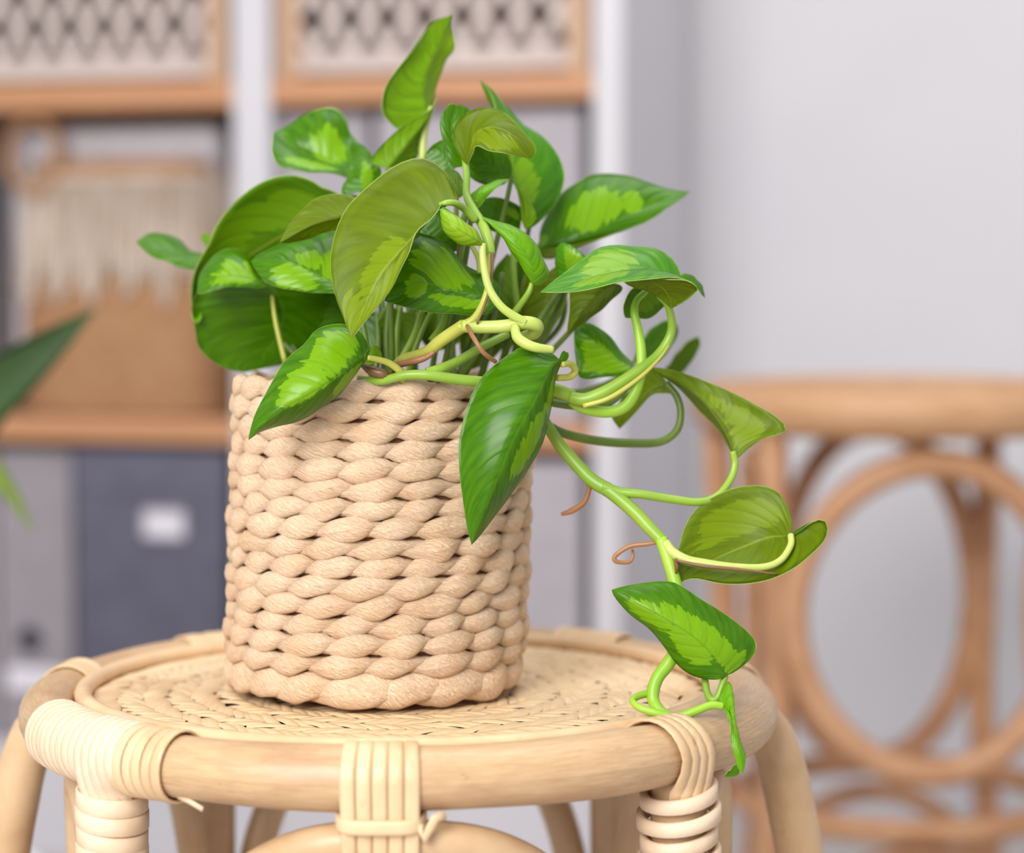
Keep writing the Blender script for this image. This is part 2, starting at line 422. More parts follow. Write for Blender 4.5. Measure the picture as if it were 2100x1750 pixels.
# tall honey rattan stool by the wall
def tall_stool():
    c = Vector(((1848 - 1050) / FPX * 2.0, 2.0 - CAMD, 0.0)); zr = 0.530; Rr = 0.163
    o = thing('rattan_stool', 'tall honey brown rattan stool with oval loops standing by the wall', 'stool', c)
    cz = Vector((c.x, c.y, zr))
    prof = []
    for k in range(25): a = -90 + k * 7.5; prof.append((Rr + 0.017 * math.cos(R(a)), 0.017 * math.sin(R(a))))
    MB().tube([circ(cz, Rr, k * 7.5) for k in range(48)], 0.0205, 14, True, 1).build('seat_rim', M_honeyseat, o)
    MB().lathe(cz, [(0.0, 0.012), (0.08, 0.0125), (0.145, 0.010), (0.150, 0.0), (0.0, 0.0)], 48, False).build('seat', M_honeyseat, o)
    for a in (-50, 50, -93, 93, -140, 140):
        t = circ((c.x, c.y, zr - 0.014), Rr - .002, a); m = circ((c.x, c.y, 0.28), Rr - .012, a); m2 = circ((c.x, c.y, 0.19), Rr - .004, a); b = circ((c.x, c.y, 0.0005), Rr + .022, a)
        MB().tube([t, m, m2, b], 0.0125, 12).build('leg', M_honey, o)
    MB().tube([circ((c.x, c.y, 0.185), Rr - .025, k * 7.5) for k in range(48)], 0.011, 10, True, 1).build('stretcher_ring', M_honey, o)
    def loop(a, cz_, rx, rz, rr=0.0095, up=0):
        q = circ((c.x, c.y, cz_), Rr * math.cos(R(40)), a); tx = Vector((math.cos(R(a)), math.sin(R(a)), 0)); nr = Vector((math.sin(R(a)), -math.cos(R(a)), 0))
        pts = []
        for k in range(28):
            w_ = 2 * math.pi * k / 28; pts.append(q + tx * (rx * math.cos(w_)) + Vector((0, 0, rz * math.sin(w_))) + nr * (0.02 * math.cos(w_) ** 2 * -1 + .015))
        MB().tube(pts, rr, 10, True, 2).build('oval_loop', M_honey, o)
    loop(2, 0.362, 0.112, 0.128, 0.0122); loop(180, 0.345, 0.090, 0.158, 0.0115)
    loop(-72, 0.362, 0.045, 0.128, 0.008); loop(72, 0.362, 0.045, 0.128, 0.008)
    for a in (0, 180):
        q = circ((c.x, c.y, 0.0), Rr * math.cos(R(42)), a); tx = Vector((math.cos(R(a)), math.sin(R(a)), 0))
        MB().tube([q + tx * (0.118 * math.cos(w_)) + Vector((0, 0, 0.012 + 0.150 * math.sin(w_))) for w_ in np.linspace(0, math.pi, 15)], 0.0095, 10).build('lower_arch', M_honey, o)
tall_stool()

# leafy plant beside the shelves
M_bgleaf = plain('strap_leaf', (62, 92, 44), (44, 70, 32), 0.45, 20, (1, 1, 1))
M_bgleaf2 = plain('strap_leaf_light', (124, 146, 44), (100, 126, 40), 0.45, 20)
M_bgpot = plain('white_glaze', (226, 224, 226), (220, 218, 220), 0.3)
M_soil = plain('potting_soil', (62, 44, 32), (34, 24, 18), 0.95, 160, (1, 1, 1), 0.8, 0.2, 0.004)
M_bgstem = plain('green_stem', (110, 130, 70), (86, 108, 50), 0.5)
def strap_leaf(pts, wid, parent, mat, side=None):
    p = [Vector(v) for v in resample(pts, 22)]; vs = []; fs = []; n = 7
    for i, q in enumerate(p):
        t = (p[min(i + 1, 21)] - p[max(i - 1, 0)]).normalized(); s = Vector((0, 0, 1)).cross(t)
        s = s.normalized() if s.length > .05 else Vector((1, 0, 0))
        if side is not None: s = (Vector(side) - t * Vector(side).dot(t)).normalized()
        nn = t.cross(s); f = i / 21
        ww = wid * max(.02, math.sin(math.pi * min(1, 0.05 + 0.95 * f) ** 0.8)) ** 0.8
        for k in range(n):
            u = -1 + 2 * k / (n - 1); vs.append(q + s * (ww * u) + nn * (-abs(u) * -0.25 * ww))
    m = len(vs); th = Vector((0, 0, 0.0006)); vs += [v - th for v in vs]
    for i in range(21):
        for k in range(n - 1):
            a, b, c, d = i * n + k, i * n + k + 1, (i + 1) * n + k + 1, (i + 1) * n + k
            fs.append((a, b, c, d)); fs.append((a + m, d + m, c + m, b + m))
        for k in (0, n - 1): a, b = i * n + k, (i + 1) * n + k; fs.append((a, b, b + m, a + m))
    MB().add(vs, fs).build('leaf', mat, parent)
def bg_plant():
    base = P(-250, 1200, -58); base.z = 0
    o = thing('potted_plant', 'potted green plant with long strap leaves beside the shelving unit', 'plant', base)
    c = Vector((base.x, base.y, 0.0005))
    MB().lathe(c, [(0.0, 0), (0.085, 0), (0.095, .01), (0.115, .2), (0.118, .21), (0.110, .21), (0.106, .195), (0.0, .19)], 40, False).build('pot', M_bgpot, o)
    MB().lathe(c, [(0.0, .194), (0.05, .197), (0.107, .193), (0.107, .189), (0, .189)], 32, False).build('soil', M_soil, o)
    top = c + Vector((0, 0, 0.42))
    MB().tube([c + Vector((0, 0, .18)), c + Vector((.008, .004, .3)), top], [.014, .011, .008], 10).build('stem', M_bgstem, o)
    A = lambda x, y, d: P(x, y, d)
    strap_leaf([top, top + Vector((.03, -.005, .06)), A(-60, 840, -57), A(60, 740, -56), A(192, 636, -55)], 0.026, o, M_bgleaf, (-.5, -.2, 1))
    strap_leaf([top, top + Vector((.03, -.02, .10)), A(-90, 900, -52), A(-20, 950, -51), A(30, 1020, -51), A(68, 1090, -51)], 0.014, o, M_bgleaf2, (1, -.3, .4))
    strap_leaf([top, top + Vector((.02, .02, .12)), A(-110, 640, -62), A(-40, 590, -63), A(36, 600, -64)], 0.018, o, M_bgleaf)
    for k, (dx, dy, dz) in enumerate(((-.2, .05, .2), (-.14, -.16, .16), (-.05, .18, .22), (-.22, -.06, .02), (-.1, .05, .30), (-.03, -.2, .05))):
        strap_leaf([top, top + Vector((dx * .3, dy * .3, .09)), top + Vector((dx * .7, dy * .7, dz * .8 + .05)), top + Vector((dx, dy, dz))], 0.02, o, M_bgleaf)
bg_plant()

# ------------------------------------------------------------------ front rattan stool
SX = (820 - 1050) / FPX * CAMD; RR = 0.160; RT = 0.0131; ZW = 0.4477
SCN = Vector((SX, 0.0, ZRIM))
def rimp(a, dz=0.0, dr=0.0): return circ((SX, 0, ZRIM + dz), RR + dr, a)
def radial(a): return Vector((math.sin(R(a)), -math.cos(R(a)), 0))
def tang(a): return Vector((math.cos(R(a)), math.sin(R(a)), 0))
ZV = Vector((0, 0, 1))
def pole_mat():
    t = NT('rattan_rim_pole'); uv = t.coord('UV')
    f = t.noise(t.mapping(uv, (70, 80, 1)), 1.0, 5, 0.65, 0.5)
    big = t.noise(t.mapping(uv, (18, 2.0, 1)), 1.0, 3)
    base = t.ramp(f, [(0.25, (178, 140, 102)), (0.70, (210, 178, 138))])
    base = t.mix(t.math('MULTIPLY', t.ramp(big, [(0.5, (0, 0, 0, 1)), (0.7, (1, 1, 1, 1))]), 0.65), base, hexc((168, 126, 92)))
    sp = t.noise(t.mapping(uv, (170, 60, 1)), 1.0, 6, 0.75, 0.4); s2 = t.noise(t.mapping(uv, (26, 3, 1)), 1.0, 2, w=3.0)
    m = t.math('MULTIPLY', t.ramp(sp, [(0.58, (0, 0, 0, 1)), (0.70, (1, 1, 1, 1))]), t.ramp(s2, [(0.48, (0, 0, 0, 1)), (0.64, (1, 1, 1, 1))]))
    col = t.mix(t.math('MULTIPLY', m, 0.8), base, hexc((92, 66, 48)))
    t.l(col, t.b.inputs['Base Color']); t.b.inputs['Roughness'].default_value = 0.36
    t.bump(f, 0.10, 0.001); return t.m
M_rim = pole_mat()
st = thing('rattan_stool', 'pale rattan stool with woven cane seat carrying the rope planter', 'stool', (SX, 0, 0))
def rim():
    n = 22; m = 180; vs = []; fs = []; uv = []
    for i in range(m + 1):
        a = 360 * i / m + 180; wob = 0.0004 * math.sin(i * 0.31)
        for k in range(n + 1):
            w_ = 2 * math.pi * k / n
            vs.append(rimp(a) + radial(a) * ((RT + wob) * math.cos(w_)) + ZV * ((RT + wob) * math.sin(w_))); uv.append((k / n, i / m))
    for i in range(m):
        for k in range(n):
            p = i * (n + 1) + k; fs.append((p, p + 1, p + n + 2, p + n + 1))
    uv = [(b, a) for a, b in uv]
    mesh_obj('seat_rim', vs, fs, M_rim, st, True, uvs=uv)
rim()
# added disc, coloured dark to shade the gaps of the weave, edge ring of the weave
mat = MB().lathe((SX, 0, 0), [(0.0, ZW - .0062), (0.1425, ZW - .0062), (0.1425, ZW - .0036), (0.0, ZW - .0036)], 72, False).build('seat', M_gap_shade, st)
MB().tube([circ((SX, 0, ZW + 0.0015), 0.1445, k * 5) for k in range(72)], 0.0040, 12, True, 1).build('edge_ring', M_cane, st)
# woven cane: short strands in herringbone rings
def strand_mesh(i):
    L, W = 0.0250, 0.0056; mb = MB(); rnd = random.Random(i)
    pts = [Vector((x * L, 0.0008 * math.sin(i + x * 3), 0.0010 * math.cos(math.pi * x) * 1.35 - 0.0012)) for x in (-.5, -.36, -.18, 0, .18, .36, .5)]
    vs = []; fs = []
    for q, x in zip(pts, (-.5, -.36, -.18, 0, .18, .36, .5)):
        w_ = W * (0.62 if abs(x) > .4 else 1.0)
        vs += [q + Vector((0, -w_ / 2, -.0005)), q + Vector((0, -w_ * .25, .0004)), q + Vector((0, w_ * .25, .0004)), q + Vector((0, w_ / 2, -.0005))]
    for k in range(6):
        for j in range(3): a = k * 4 + j; fs.append((a, a + 1, a + 5, a + 4))
    me = bpy.data.meshes.new('cane_strand'); me.from_pydata([tuple(v) for v in vs], [], fs)
    me.materials.append(M_weave); me.polygons.foreach_set('use_smooth', [True] * len(me.polygons)); return me
SM = [strand_mesh(i) for i in range(5)]
def weave():
    rnd = random.Random(11); items = []
    pitch = 0.0112; nr = 10
    for r in range(nr):
        rad = 0.1345 - r * pitch
        n = int(2 * math.pi * rad / 0.0074)
        sgn = 1 if r % 2 else -1
        for k in range(n):
            a = 360.0 * k / n + r * 1.7
            items.append((rad + rnd.uniform(-.0006, .0006), a + rnd.uniform(-.25, .25), sgn * (26 + rnd.uniform(-5, 5)), rnd.uniform(-.0003, .0004)))
    vis = []
    for it in items:
        p = circ((SX, 0, ZW), it[0], it[1]); vis.append((p.y, it, p))
    vis.sort(key=lambda q: q[0])
    rest = MB()
    for i, (yy, it, p) in enumerate(vis):
        rz = R(it[1] + it[2]); me = SM[i % 5]; loc = p + Vector((0, 0, -0.0006 + it[3]))
        if i < 290:
            o = bpy.data.objects.new('cane_strand', me); COL.objects.link(o); o.parent = mat
            o.location = loc - wloc(mat); o.rotation_euler = (0, rnd.uniform(-.05, .05), rz)
        else:
            M4 = Matrix.Translation(loc) @ Matrix.Rotation(rz, 4, 'Z')
            rest.add([M4 @ v.co for v in me.vertices], [tuple(f.vertices) for f in me.polygons])
    q = rest.build('woven_cane', M_weave, mat); q['kind'] = 'stuff'
weave()
# bands of split cane around the rim
def band(a, width, ro=0.0012, th=0.0013, mat_=None, tilt=0.0, name='binding_strip', sq=0.0):
    pts = []; tg = tang(a); wd = (tg + ZV * 0).normalized()
    for k in range(26):
        w_ = 2 * math.pi * k / 26
        pts.append(rimp(a) + radial(a) * ((RT + ro) * math.cos(w_)) + ZV * ((RT + ro) * math.sin(w_)) + tg * (tilt * math.sin(w_) ))
    MB().ribbon(pts, wd, width, th, True).build(name, mat_ or M_cane, st)
rnd = random.Random(5)
a = -64.0; i = 0
while a < -30.5:
    band(a, 0.0050, 0.0011 + rnd.uniform(0, .0005), mat_=M_canep if a < -45 else M_cane, tilt=rnd.uniform(-.0006, .0006)); a += 1.72; i += 1
for a0, n in ((-104, 4), (-145, 7), (138, 8), (101, 3)):
    for k in range(n): band(a0 + 1.8 * k, 0.0052, 0.0012 + rnd.uniform(0, .0006), mat_=M_cane)
# legs
def leg_pts(a, out=0.018):
    return [circ((SX, 0, ZRIM - 0.006), RR - .001, a), circ((SX, 0, 0.36), RR + .000, a), circ((SX, 0, 0.22), RR + .004, a), circ((SX, 0, 0.0005), RR + out, a)]
AL, AR = -46.0, 49.5
for a in (AL, AR): MB().tube(leg_pts(a), 0.0118, 16).build('leg', M_pole, st)
for a in (-140, 140): MB().tube(leg_pts(a), 0.0112, 14).build('leg', M_pole, st)
for s_ in (-1, 1):
    a = 93 * s_
    pts = [circ((SX, 0, ZRIM - .002), RR - .002, a), circ((SX, 0, ZRIM - .014), RR + .011, a), circ((SX, 0, ZRIM - .045), RR + .021, a), circ((SX, 0, 0.33), RR + .030, a), circ((SX, 0, 0.18), RR + .034, a), circ((SX, 0, 0.0005), RR + .036, a)]
    MB().tube(pts, [0.0070, .0108, .0114, .0115, .0112, .011], 14).build('leg', M_pole, st)
# arches between the legs
def arch(a0, a1, ztop, dr, rr, name='arch', low=0.02):
    pts = []
    am = (a0 + a1) / 2; p0, p1 = circ((SX, 0, 0), RR + dr, a0), circ((SX, 0, 0), RR + dr, a1); pm = circ((SX, 0, 0), RR + dr, am)
    c = (p0 + p1) / 2; hx = (p1 - p0) / 2; bow = pm - c
    for k in range(17):
        w_ = math.pi * k / 16; s_ = -math.cos(w_); h = math.sin(w_)
        sx = math.copysign(abs(s_) ** 0.8, s_)
        pts.append(c + hx * (0.86 * sx) + bow * (1 - sx * sx) + ZV * (ztop - 0.13 + 0.13 * h ** 0.9))
    pts = [c + hx * -0.9 + ZV * low] + pts + [c + hx * 0.9 + ZV * low]
    MB().tube(pts, rr, 14, False, 4).build(name, M_pole, st)
arch(AL + 3, AR - 3, ZRIM - RT - 0.0118, 0.0, 0.0085)
arch(140, 220, ZRIM - RT - 0.012, -0.004, 0.0085)
for s_ in (-1, 1): arch(57 * s_, 88 * s_, ZRIM - RT - 0.014, -0.014, 0.0078); arch(98 * s_, 135 * s_, ZRIM - RT - 0.013, -0.012, 0.008)
# binding that ties the front arch to the rim: five strips and a cross tie
for k in range(5):
    a = 0.05 + (k - 2) * 2.08; tg = tang(a); ra = radial(a); pts = []
    zt = ZRIM; zb = ZRIM - RT - 0.0118 - 0.000 - 0.0006 * abs(k - 2)
    r1, r2 = RT + .0010, 0.0085 + .0012
    for j in range(14): w_ = math.pi * j / 13; pts.append(rimp(a) + ra * (r1 * math.cos(w_)) + ZV * (r1 * math.sin(w_)))
    for j in range(10): w_ = math.pi + math.pi * j / 9; pts.append(rimp(a) + ra * (r2 * math.cos(w_)) + ZV * (zb - ZRIM + r2 * math.sin(w_) - .0005))
    MB().ribbon(pts, tg, 0.0061, 0.0016, True).build('binding_strip', M_cane, st)
pts = []
zt = ZRIM - RT - 0.0025
for k in range(40):
    w_ = 2 * math.pi * k / 40
    sx = math.copysign(abs(math.cos(w_)) ** 0.45, math.cos(w_)) * 0.0168; sy = math.copysign(abs(math.sin(w_)) ** 0.6, math.sin(w_)) * 0.0138
    pts.append(circ((SX, 0, zt - .001 * math.sin(w_)), RR, 0) + tang(0) * sx + radial(0) * sy)
MB().ribbon(pts, ZV, 0.0062, 0.0022, True).build('cross_tie', M_cane, st)
MB().ribbon([circ((SX, 0, zt), RR + .012, 5.2), circ((SX, 0, zt - .004), RR + .013, 5.6) + ZV * -.002, circ((SX, 0, zt + .002), RR + .011, 7.2), circ((SX, 0, zt + .003), RR + .010, 8.6)], [ZV] * 13 if False else ZV, 0.004, 0.0014).build('tie_end', M_cane, st)
# straps over the front-left joint running down the leg, then coils round the leg
def strap(a, width, zend, mat_, aleg, psi, lean=0.0, out=0.0020):
    ra, tg = radial(a), tang(a); pts = []; wd = []
    for k in range(12):
        w_ = R(165 - 15 * k); pts.append(rimp(a) + ra * ((RT + out) * math.cos(w_)) + ZV * ((RT + out) * math.sin(w_)) + tg * (lean * (k / 11))); wd.append(tg)
    lc = min(smooth_pts(leg_pts(aleg), 12), key=lambda v: abs(v.z - zend))
    e = Vector((lc.x + .0126 * math.sin(R(psi)), lc.y - .0126 * math.cos(R(psi)), zend)); we = Vector((math.cos(R(psi)), math.sin(R(psi)), 0))
    s0 = pts[-1]
    for f, zf in ((0.12, -.0055), (0.45, -.0110), (0.85, -.0155)):
        q = s0.lerp(e, f); q.z = ZRIM + zf; pts.append(q); wd.append(tg.lerp(we, f))
    pts.append(e); wd.append(we)
    MB().ribbon(pts, wd, width, 0.0014).build('binding_strip', mat_, st)
for k in range(5): strap(-46.4 + k * 1.70, 0.0051, ZRIM - 0.0225, M_canep, AL, -42 + 21 * k)
def coil(a, zc, rad, width, mat_, slope=0.0, th=0.0016):
    lp = smooth_pts(leg_pts(a), 12); q = min(lp, key=lambda v: abs(v.z - zc)); c = Vector((q.x, q.y, zc)); pts = []
    ra, tg = radial(a), tang(a)
    for k in range(30):
        w_ = 2 * math.pi * k / 30
        pts.append(c + ra * (rad * math.cos(w_)) + tg * (rad * math.sin(w_)) + ZV * (slope * math.sin(w_)))
    MB().ribbon(pts, ZV, width, th, True).build('binding_coil', mat_, st)
for k in range(10): coil(AL, ZRIM - 0.0190 - k * 0.0074, 0.0140 + rnd.uniform(0, .0010), 0.0078, M_canep, -0.0024 + rnd.uniform(-.0006, .0006), 0.0018)
for k in range(4): strap(41.5 + k * 1.72, 0.0052, ZRIM - 0.0215, M_cane, AR, -14 + 22 * k, 0.009)
for k in range(9): coil(AR, ZRIM - 0.0185 - k * 0.0090, 0.0146 + (0.0014 if k % 2 else 0.0), 0.0066, M_canep, 0.0034, 0.0036)
MB().ribbon([rimp(-29.6, -RT * .80, .006), rimp(-27.5, -RT * .86 - .001, .006), rimp(-25.3, -RT - .0012, .007)], ZV, 0.0022, 0.001).build('loose_strip_end', M_canep, st)

# ------------------------------------------------------------------ rope planter
PX0 = (766 - 1050) / FPX * CAMD; PXT = (789 - 1050) / FPX * CAMD
ZP0 = ZW + 0.0024; ZP1 = 0.5920
def pot_c(z): f = (z - ZP0) / (ZP1 - ZP0); return Vector((PX0 + (PXT - PX0) * f, 0, z))
M_rope = None
def rope_mat():
    t = NT('water_hyacinth_rope'); uv = t.coord('UV'); g = t.coord()
    fib = t.noise(t.mapping(uv, (5.0, 26, 1)), 1.0, 5, 0.65, 0.6)
    fib2 = t.noise(t.mapping(uv, (3.0, 60, 1)), 1.0, 3, 0.6, 0.2)
    tone = t.noise(g, 60, 3)
    c = t.ramp(tone, [(0.3, (234, 196, 158)), (0.7, (247, 218, 186))])
    c = t.mix(t.math('MULTIPLY', t.ramp(fib, [(0.50, (0, 0, 0, 1)), (0.74, (1, 1, 1, 1))]), 0.34), c, hexc((204, 152, 106)))
    t.l(c, t.b.inputs['Base Color']); t.b.inputs['Roughness'].default_value = 0.62; t.b.inputs['Specular IOR Level'].default_value = 0.3
    h = t.math('ADD', t.math('MULTIPLY', fib, 1.0), t.math('MULTIPLY', fib2, 0.5))
    t.bump(h, 0.85, 0.0022); return t.m
M_rope = rope_mat()
M_liner = plain('planter_liner', (150, 108, 72), (120, 84, 54), 0.8, 40)
M_inner = plain('nursery_pot', (44, 44, 46), (38, 38, 40), 0.5)
pl = thing('rope_planter', 'round planter of coiled twisted natural rope on the woven stool seat', 'planter', (PX0, 0, ZP0))
def rope_row(zc, rad, half, lobes, phase, soft, seed):
    """one coil of two twisted strands; strand centres wind round the coil's core"""
    rnd = np.random.RandomState(seed); m = 320; n = 16
    kk = [(rnd.randint(2, 19), rnd.uniform(0, 6.28), rnd.uniform(.3, 1)) for _ in range(7)]
    def wob(th, s): return sum(a * math.sin(k * th + p + s) for k, p, a in kk) / 3.0
    vs = []; fs = []; uv = []
    for sidx in range(2):
        base = len(vs)
        for i in range(m + 1):
            th = 2 * math.pi * i / m
            c = pot_c(zc); ur = Vector((-math.sin(th), math.cos(th), 0))
            tw = lobes / 2.0 * th + phase + math.pi * sidx + 0.35 * wob(th, 1.0)
            wz = half * 0.05 * wob(th, 2.0)
            # strand centre: cos -> out, sin -> up; climbs to the right on the outer side
            ct = math.cos(tw); fr_ = max(0.0, ct)
            off_r = half * (0.44 - 0.22 * soft) * ct; off_z = half * 0.22 * math.sin(tw)
            fat = 1 + 0.16 * wob(th, 4.0 + sidx)
            er = half * 0.50 * fat; ez = half * fat * (0.40 + 0.34 * soft + (0.56 - 0.36 * soft) * fr_ ** 0.8)
            tl = 0.55 * math.sin(tw)                       # the flat strand rolls as it twists
            for k in range(n + 1):
                w_ = 2 * math.pi * (k % n) / n
                e = 1 + 0.035 * math.sin(5 * w_ + 9 * th + sidx) + 0.03 * math.sin(7 * w_ - 17 * th)
                cr0 = er * math.cos(w_) * e; cz0 = ez * math.sin(w_) * e
                lr = cr0 - tl * cz0 * 0.35; lz = cz0 + tl * cr0 * 0.35
                vs.append(c + ur * (rad + off_r + lr) + ZV * (off_z + lz + wz)); uv.append((th * 6.0 / math.pi * 2 + sidx * 3.3 + seed, k / n + (tw / 6.283)))
        for i in range(m):
            for k in range(n):
                p = base + i * (n + 1) + k; fs.append((p, p + n + 1, p + n + 2, p + 1))
    return mesh_obj('rope_coil', vs, fs, M_rope, pl, True, uvs=uv)
NR = 15; H0 = 0.0145; hrow = (ZP1 - ZP0 - H0) / NR
for i in range(NR):
    z = ZP0 + H0 + hrow * (i + 0.5)
    rope_row(z, 0.0648 + 0.0006 * math.sin(i * 2.1), hrow * 0.68, 18 + (i * 7) % 3, random.Random(i * 17 + 3).uniform(0, 6.28), 0, 100 + i)
rope_row(ZP0 + H0 * 0.54, 0.0634, H0 * 0.54, 18, 0.6, 1, 77)
c0, c1 = pot_c(ZP0), pot_c(ZP1 - .004)
vs = []; n = 64
prof = [(0.0, ZP0 + .001), (0.060, ZP0 + .001), (0.0625, ZP0 + .010), (0.0635, ZP1 - .006), (0.0605, ZP1 - .006), (0.0595, ZP0 + .004)]
mb = MB(); fs = []
for (r_, z_) in prof:
    c = pot_c(z_)
    for k in range(n): a = 2 * math.pi * k / n; vs.append(Vector((c.x + r_ * math.cos(a), r_ * math.sin(a), z_)))
for i in range(len(prof) - 1):
    for k in range(n): l = (k + 1) % n; fs.append((i * n + k, i * n + l, (i + 1) * n + l, (i + 1) * n + k))
MB().add(vs, fs).build('liner', M_liner, pl)
zs = ZP1 - 0.013; c = pot_c(zs); vs = [c + Vector((0, 0, .004))]; fs = []; rr_ = random.Random(3)
for j in range(1, 13):
    for k in range(48):
        a = 2 * math.pi * k / 48; q = 0.0604 * j / 12
        vs.append(c + Vector((q * math.cos(a), q * math.sin(a), (0 if j == 12 else rr_.uniform(-.0018, .0026)) + .004 * (1 - j / 12))))
for k in range(48): fs.append((0, 1 + k, 1 + (k + 1) % 48))
for j in range(11):
    for k in range(48): l = (k + 1) % 48; b = 1 + j * 48; fs.append((b + k, b + 48 + k, b + 48 + l, b + l))
MB().add(vs, fs).build('soil', M_soil, pl)

# ------------------------------------------------------------------ pothos
TONES = {  # dark, dark2, light patch, underside, underside patch
    'dark':  ((62, 116, 0), (88, 146, 4), (140, 196, 16), (92, 128, 8), (136, 170, 16)),
    'mid':   ((66, 136, 8), (92, 162, 12), (142, 196, 20), (92, 140, 10), (140, 180, 20)),
    'young': ((98, 164, 12), (130, 188, 20), (164, 208, 36), (128, 176, 10), (166, 204, 24)),
    'olive': ((52, 116, 8), (70, 132, 12), (136, 188, 18), (112, 136, 4), (158, 182, 14)),
}
_cache = {}
def leaf_mats(patches, tone, seed):
    key = (tuple(patches), tone)
    if key in _cache: return _cache[key]
    res = []
    T = TONES[tone]
    for side in (0, 1):
        t = NT('pothos_leaf_' + ('top' if side == 0 else 'under'))
        uv = t.coord('UV'); sep = t.add('ShaderNodeSeparateXYZ'); t.l(uv, sep.inputs[0])
        u = t.math('MULTIPLY_ADD', sep.outputs[0], 2.0, -1.0); v = sep.outputs[1]; au = t.math('ABSOLUTE', u)
        sweep = t.math('SUBTRACT', v, t.math('MULTIPLY', au, 0.30))          # constant along a lateral vein
        comb = t.add('ShaderNodeCombineXYZ'); t.l(t.math('MULTIPLY', u, 1.2), comb.inputs[0]); t.l(t.math('MULTIPLY', sweep, 13.0), comb.inputs[1]); comb.inputs[2].default_value = seed
        rag = t.noise(comb.outputs[0], 1.6, 4, 0.6)
        fine = t.noise(comb.outputs[0], 5.0, 3, 0.6)
        base = t.mix(t.ramp(rag, [(0.35, (0, 0, 0, 1)), (0.7, (1, 1, 1, 1))]), hexc(T[0] if side == 0 else T[3]), hexc(T[1] if side == 0 else tuple(c * 0.86 for c in T[3])))
        mask = None
        for (cu, cv, ru, rv) in patches:
            du = t.math('DIVIDE', t.math('SUBTRACT', u, cu), ru); dv = t.math('DIVIDE', t.math('SUBTRACT', v, cv), rv)
            d2 = t.math('ADD', t.math('MULTIPLY', du, du), t.math('MULTIPLY', dv, dv))
            d2 = t.math('ADD', d2, t.math('MULTIPLY_ADD', rag, 3.2, -1.6))
            mk = t.math('MULTIPLY_ADD', d2, -9.0, 9.5, clamp=True)
            mask = mk if mask is None else t.math('MAXIMUM', mask, mk)
        col = base
        if mask is not None:
            lightc = t.mix(fine, hexc(T[2] if side == 0 else T[4]), hexc(tuple(c * 0.86 for c in (T[2] if side == 0 else T[4]))))
            col = t.mix(mask if side == 0 else t.math('MULTIPLY', mask, 0.5), base, lightc)
        # midrib, lateral veins, pale margin
        fr = t.math('FRACT', t.math('MULTIPLY', sweep, 8.0)); tri = t.math('ABSOLUTE', t.math('SUBTRACT', fr, 0.5))
        vein = t.math('MULTIPLY_ADD', tri, -9.0, 1.0, clamp=True)
        rib = t.math('MULTIPLY_ADD', au, -28.0, 1.0, clamp=True)
        if side == 0:
            col = t.mix(t.math('MULTIPLY', vein, 0.16), col, hexc((36, 88, 4)))
            col = t.mix(t.math('MULTIPLY', rib, 0.5), col, hexc((92, 142, 30)))
        else:
            col = t.mix(t.math('MULTIPLY', vein, 0.26), col, hexc((84, 104, 20)))
            col = t.mix(t.math('MULTIPLY', rib, 0.7), col, hexc((164, 176, 62)))
        edge = t.math('MULTIPLY_ADD', au, 60.0, -59.0, clamp=True)
        col = t.mix(t.math('MULTIPLY', edge, 0.75), col, hexc((186, 208, 120)))
        t.l(col, t.b.inputs['Base Color'])
        t.b.inputs['Roughness'].default_value = 0.26 if side == 0 else 0.42
        t.b.inputs['Specular IOR Level'].default_value = 0.34 if side == 0 else 0.24
        hgt = t.math('ADD', t.math('MULTIPLY', t.math('SMOOTH_MIN', tri, 0.25, 0.3), 1.6), t.math('MULTIPLY', t.noise(comb.outputs[0], 0.9, 1), 0.8))
        hgt = t.math('SUBTRACT', hgt, t.math('MULTIPLY', rib, 0.5))
        nb = t.bump(hgt, 0.24 if side == 0 else 0.24, 0.0016)
        tr = t.add('ShaderNodeBsdfTranslucent'); t.l(t.mix(0.45, col, hexc((170, 200, 20))), tr.inputs[0])
        mx = t.add('ShaderNodeMixShader'); mx.inputs[0].default_value = 0.36
        t.l(t.b.outputs[0], mx.inputs[1]); t.l(tr.outputs[0], mx.inputs[2]); t.l(mx.outputs[0], t.out.inputs[0])
        res.append(t.m)
    _cache[key] = tuple(res); return _cache[key]

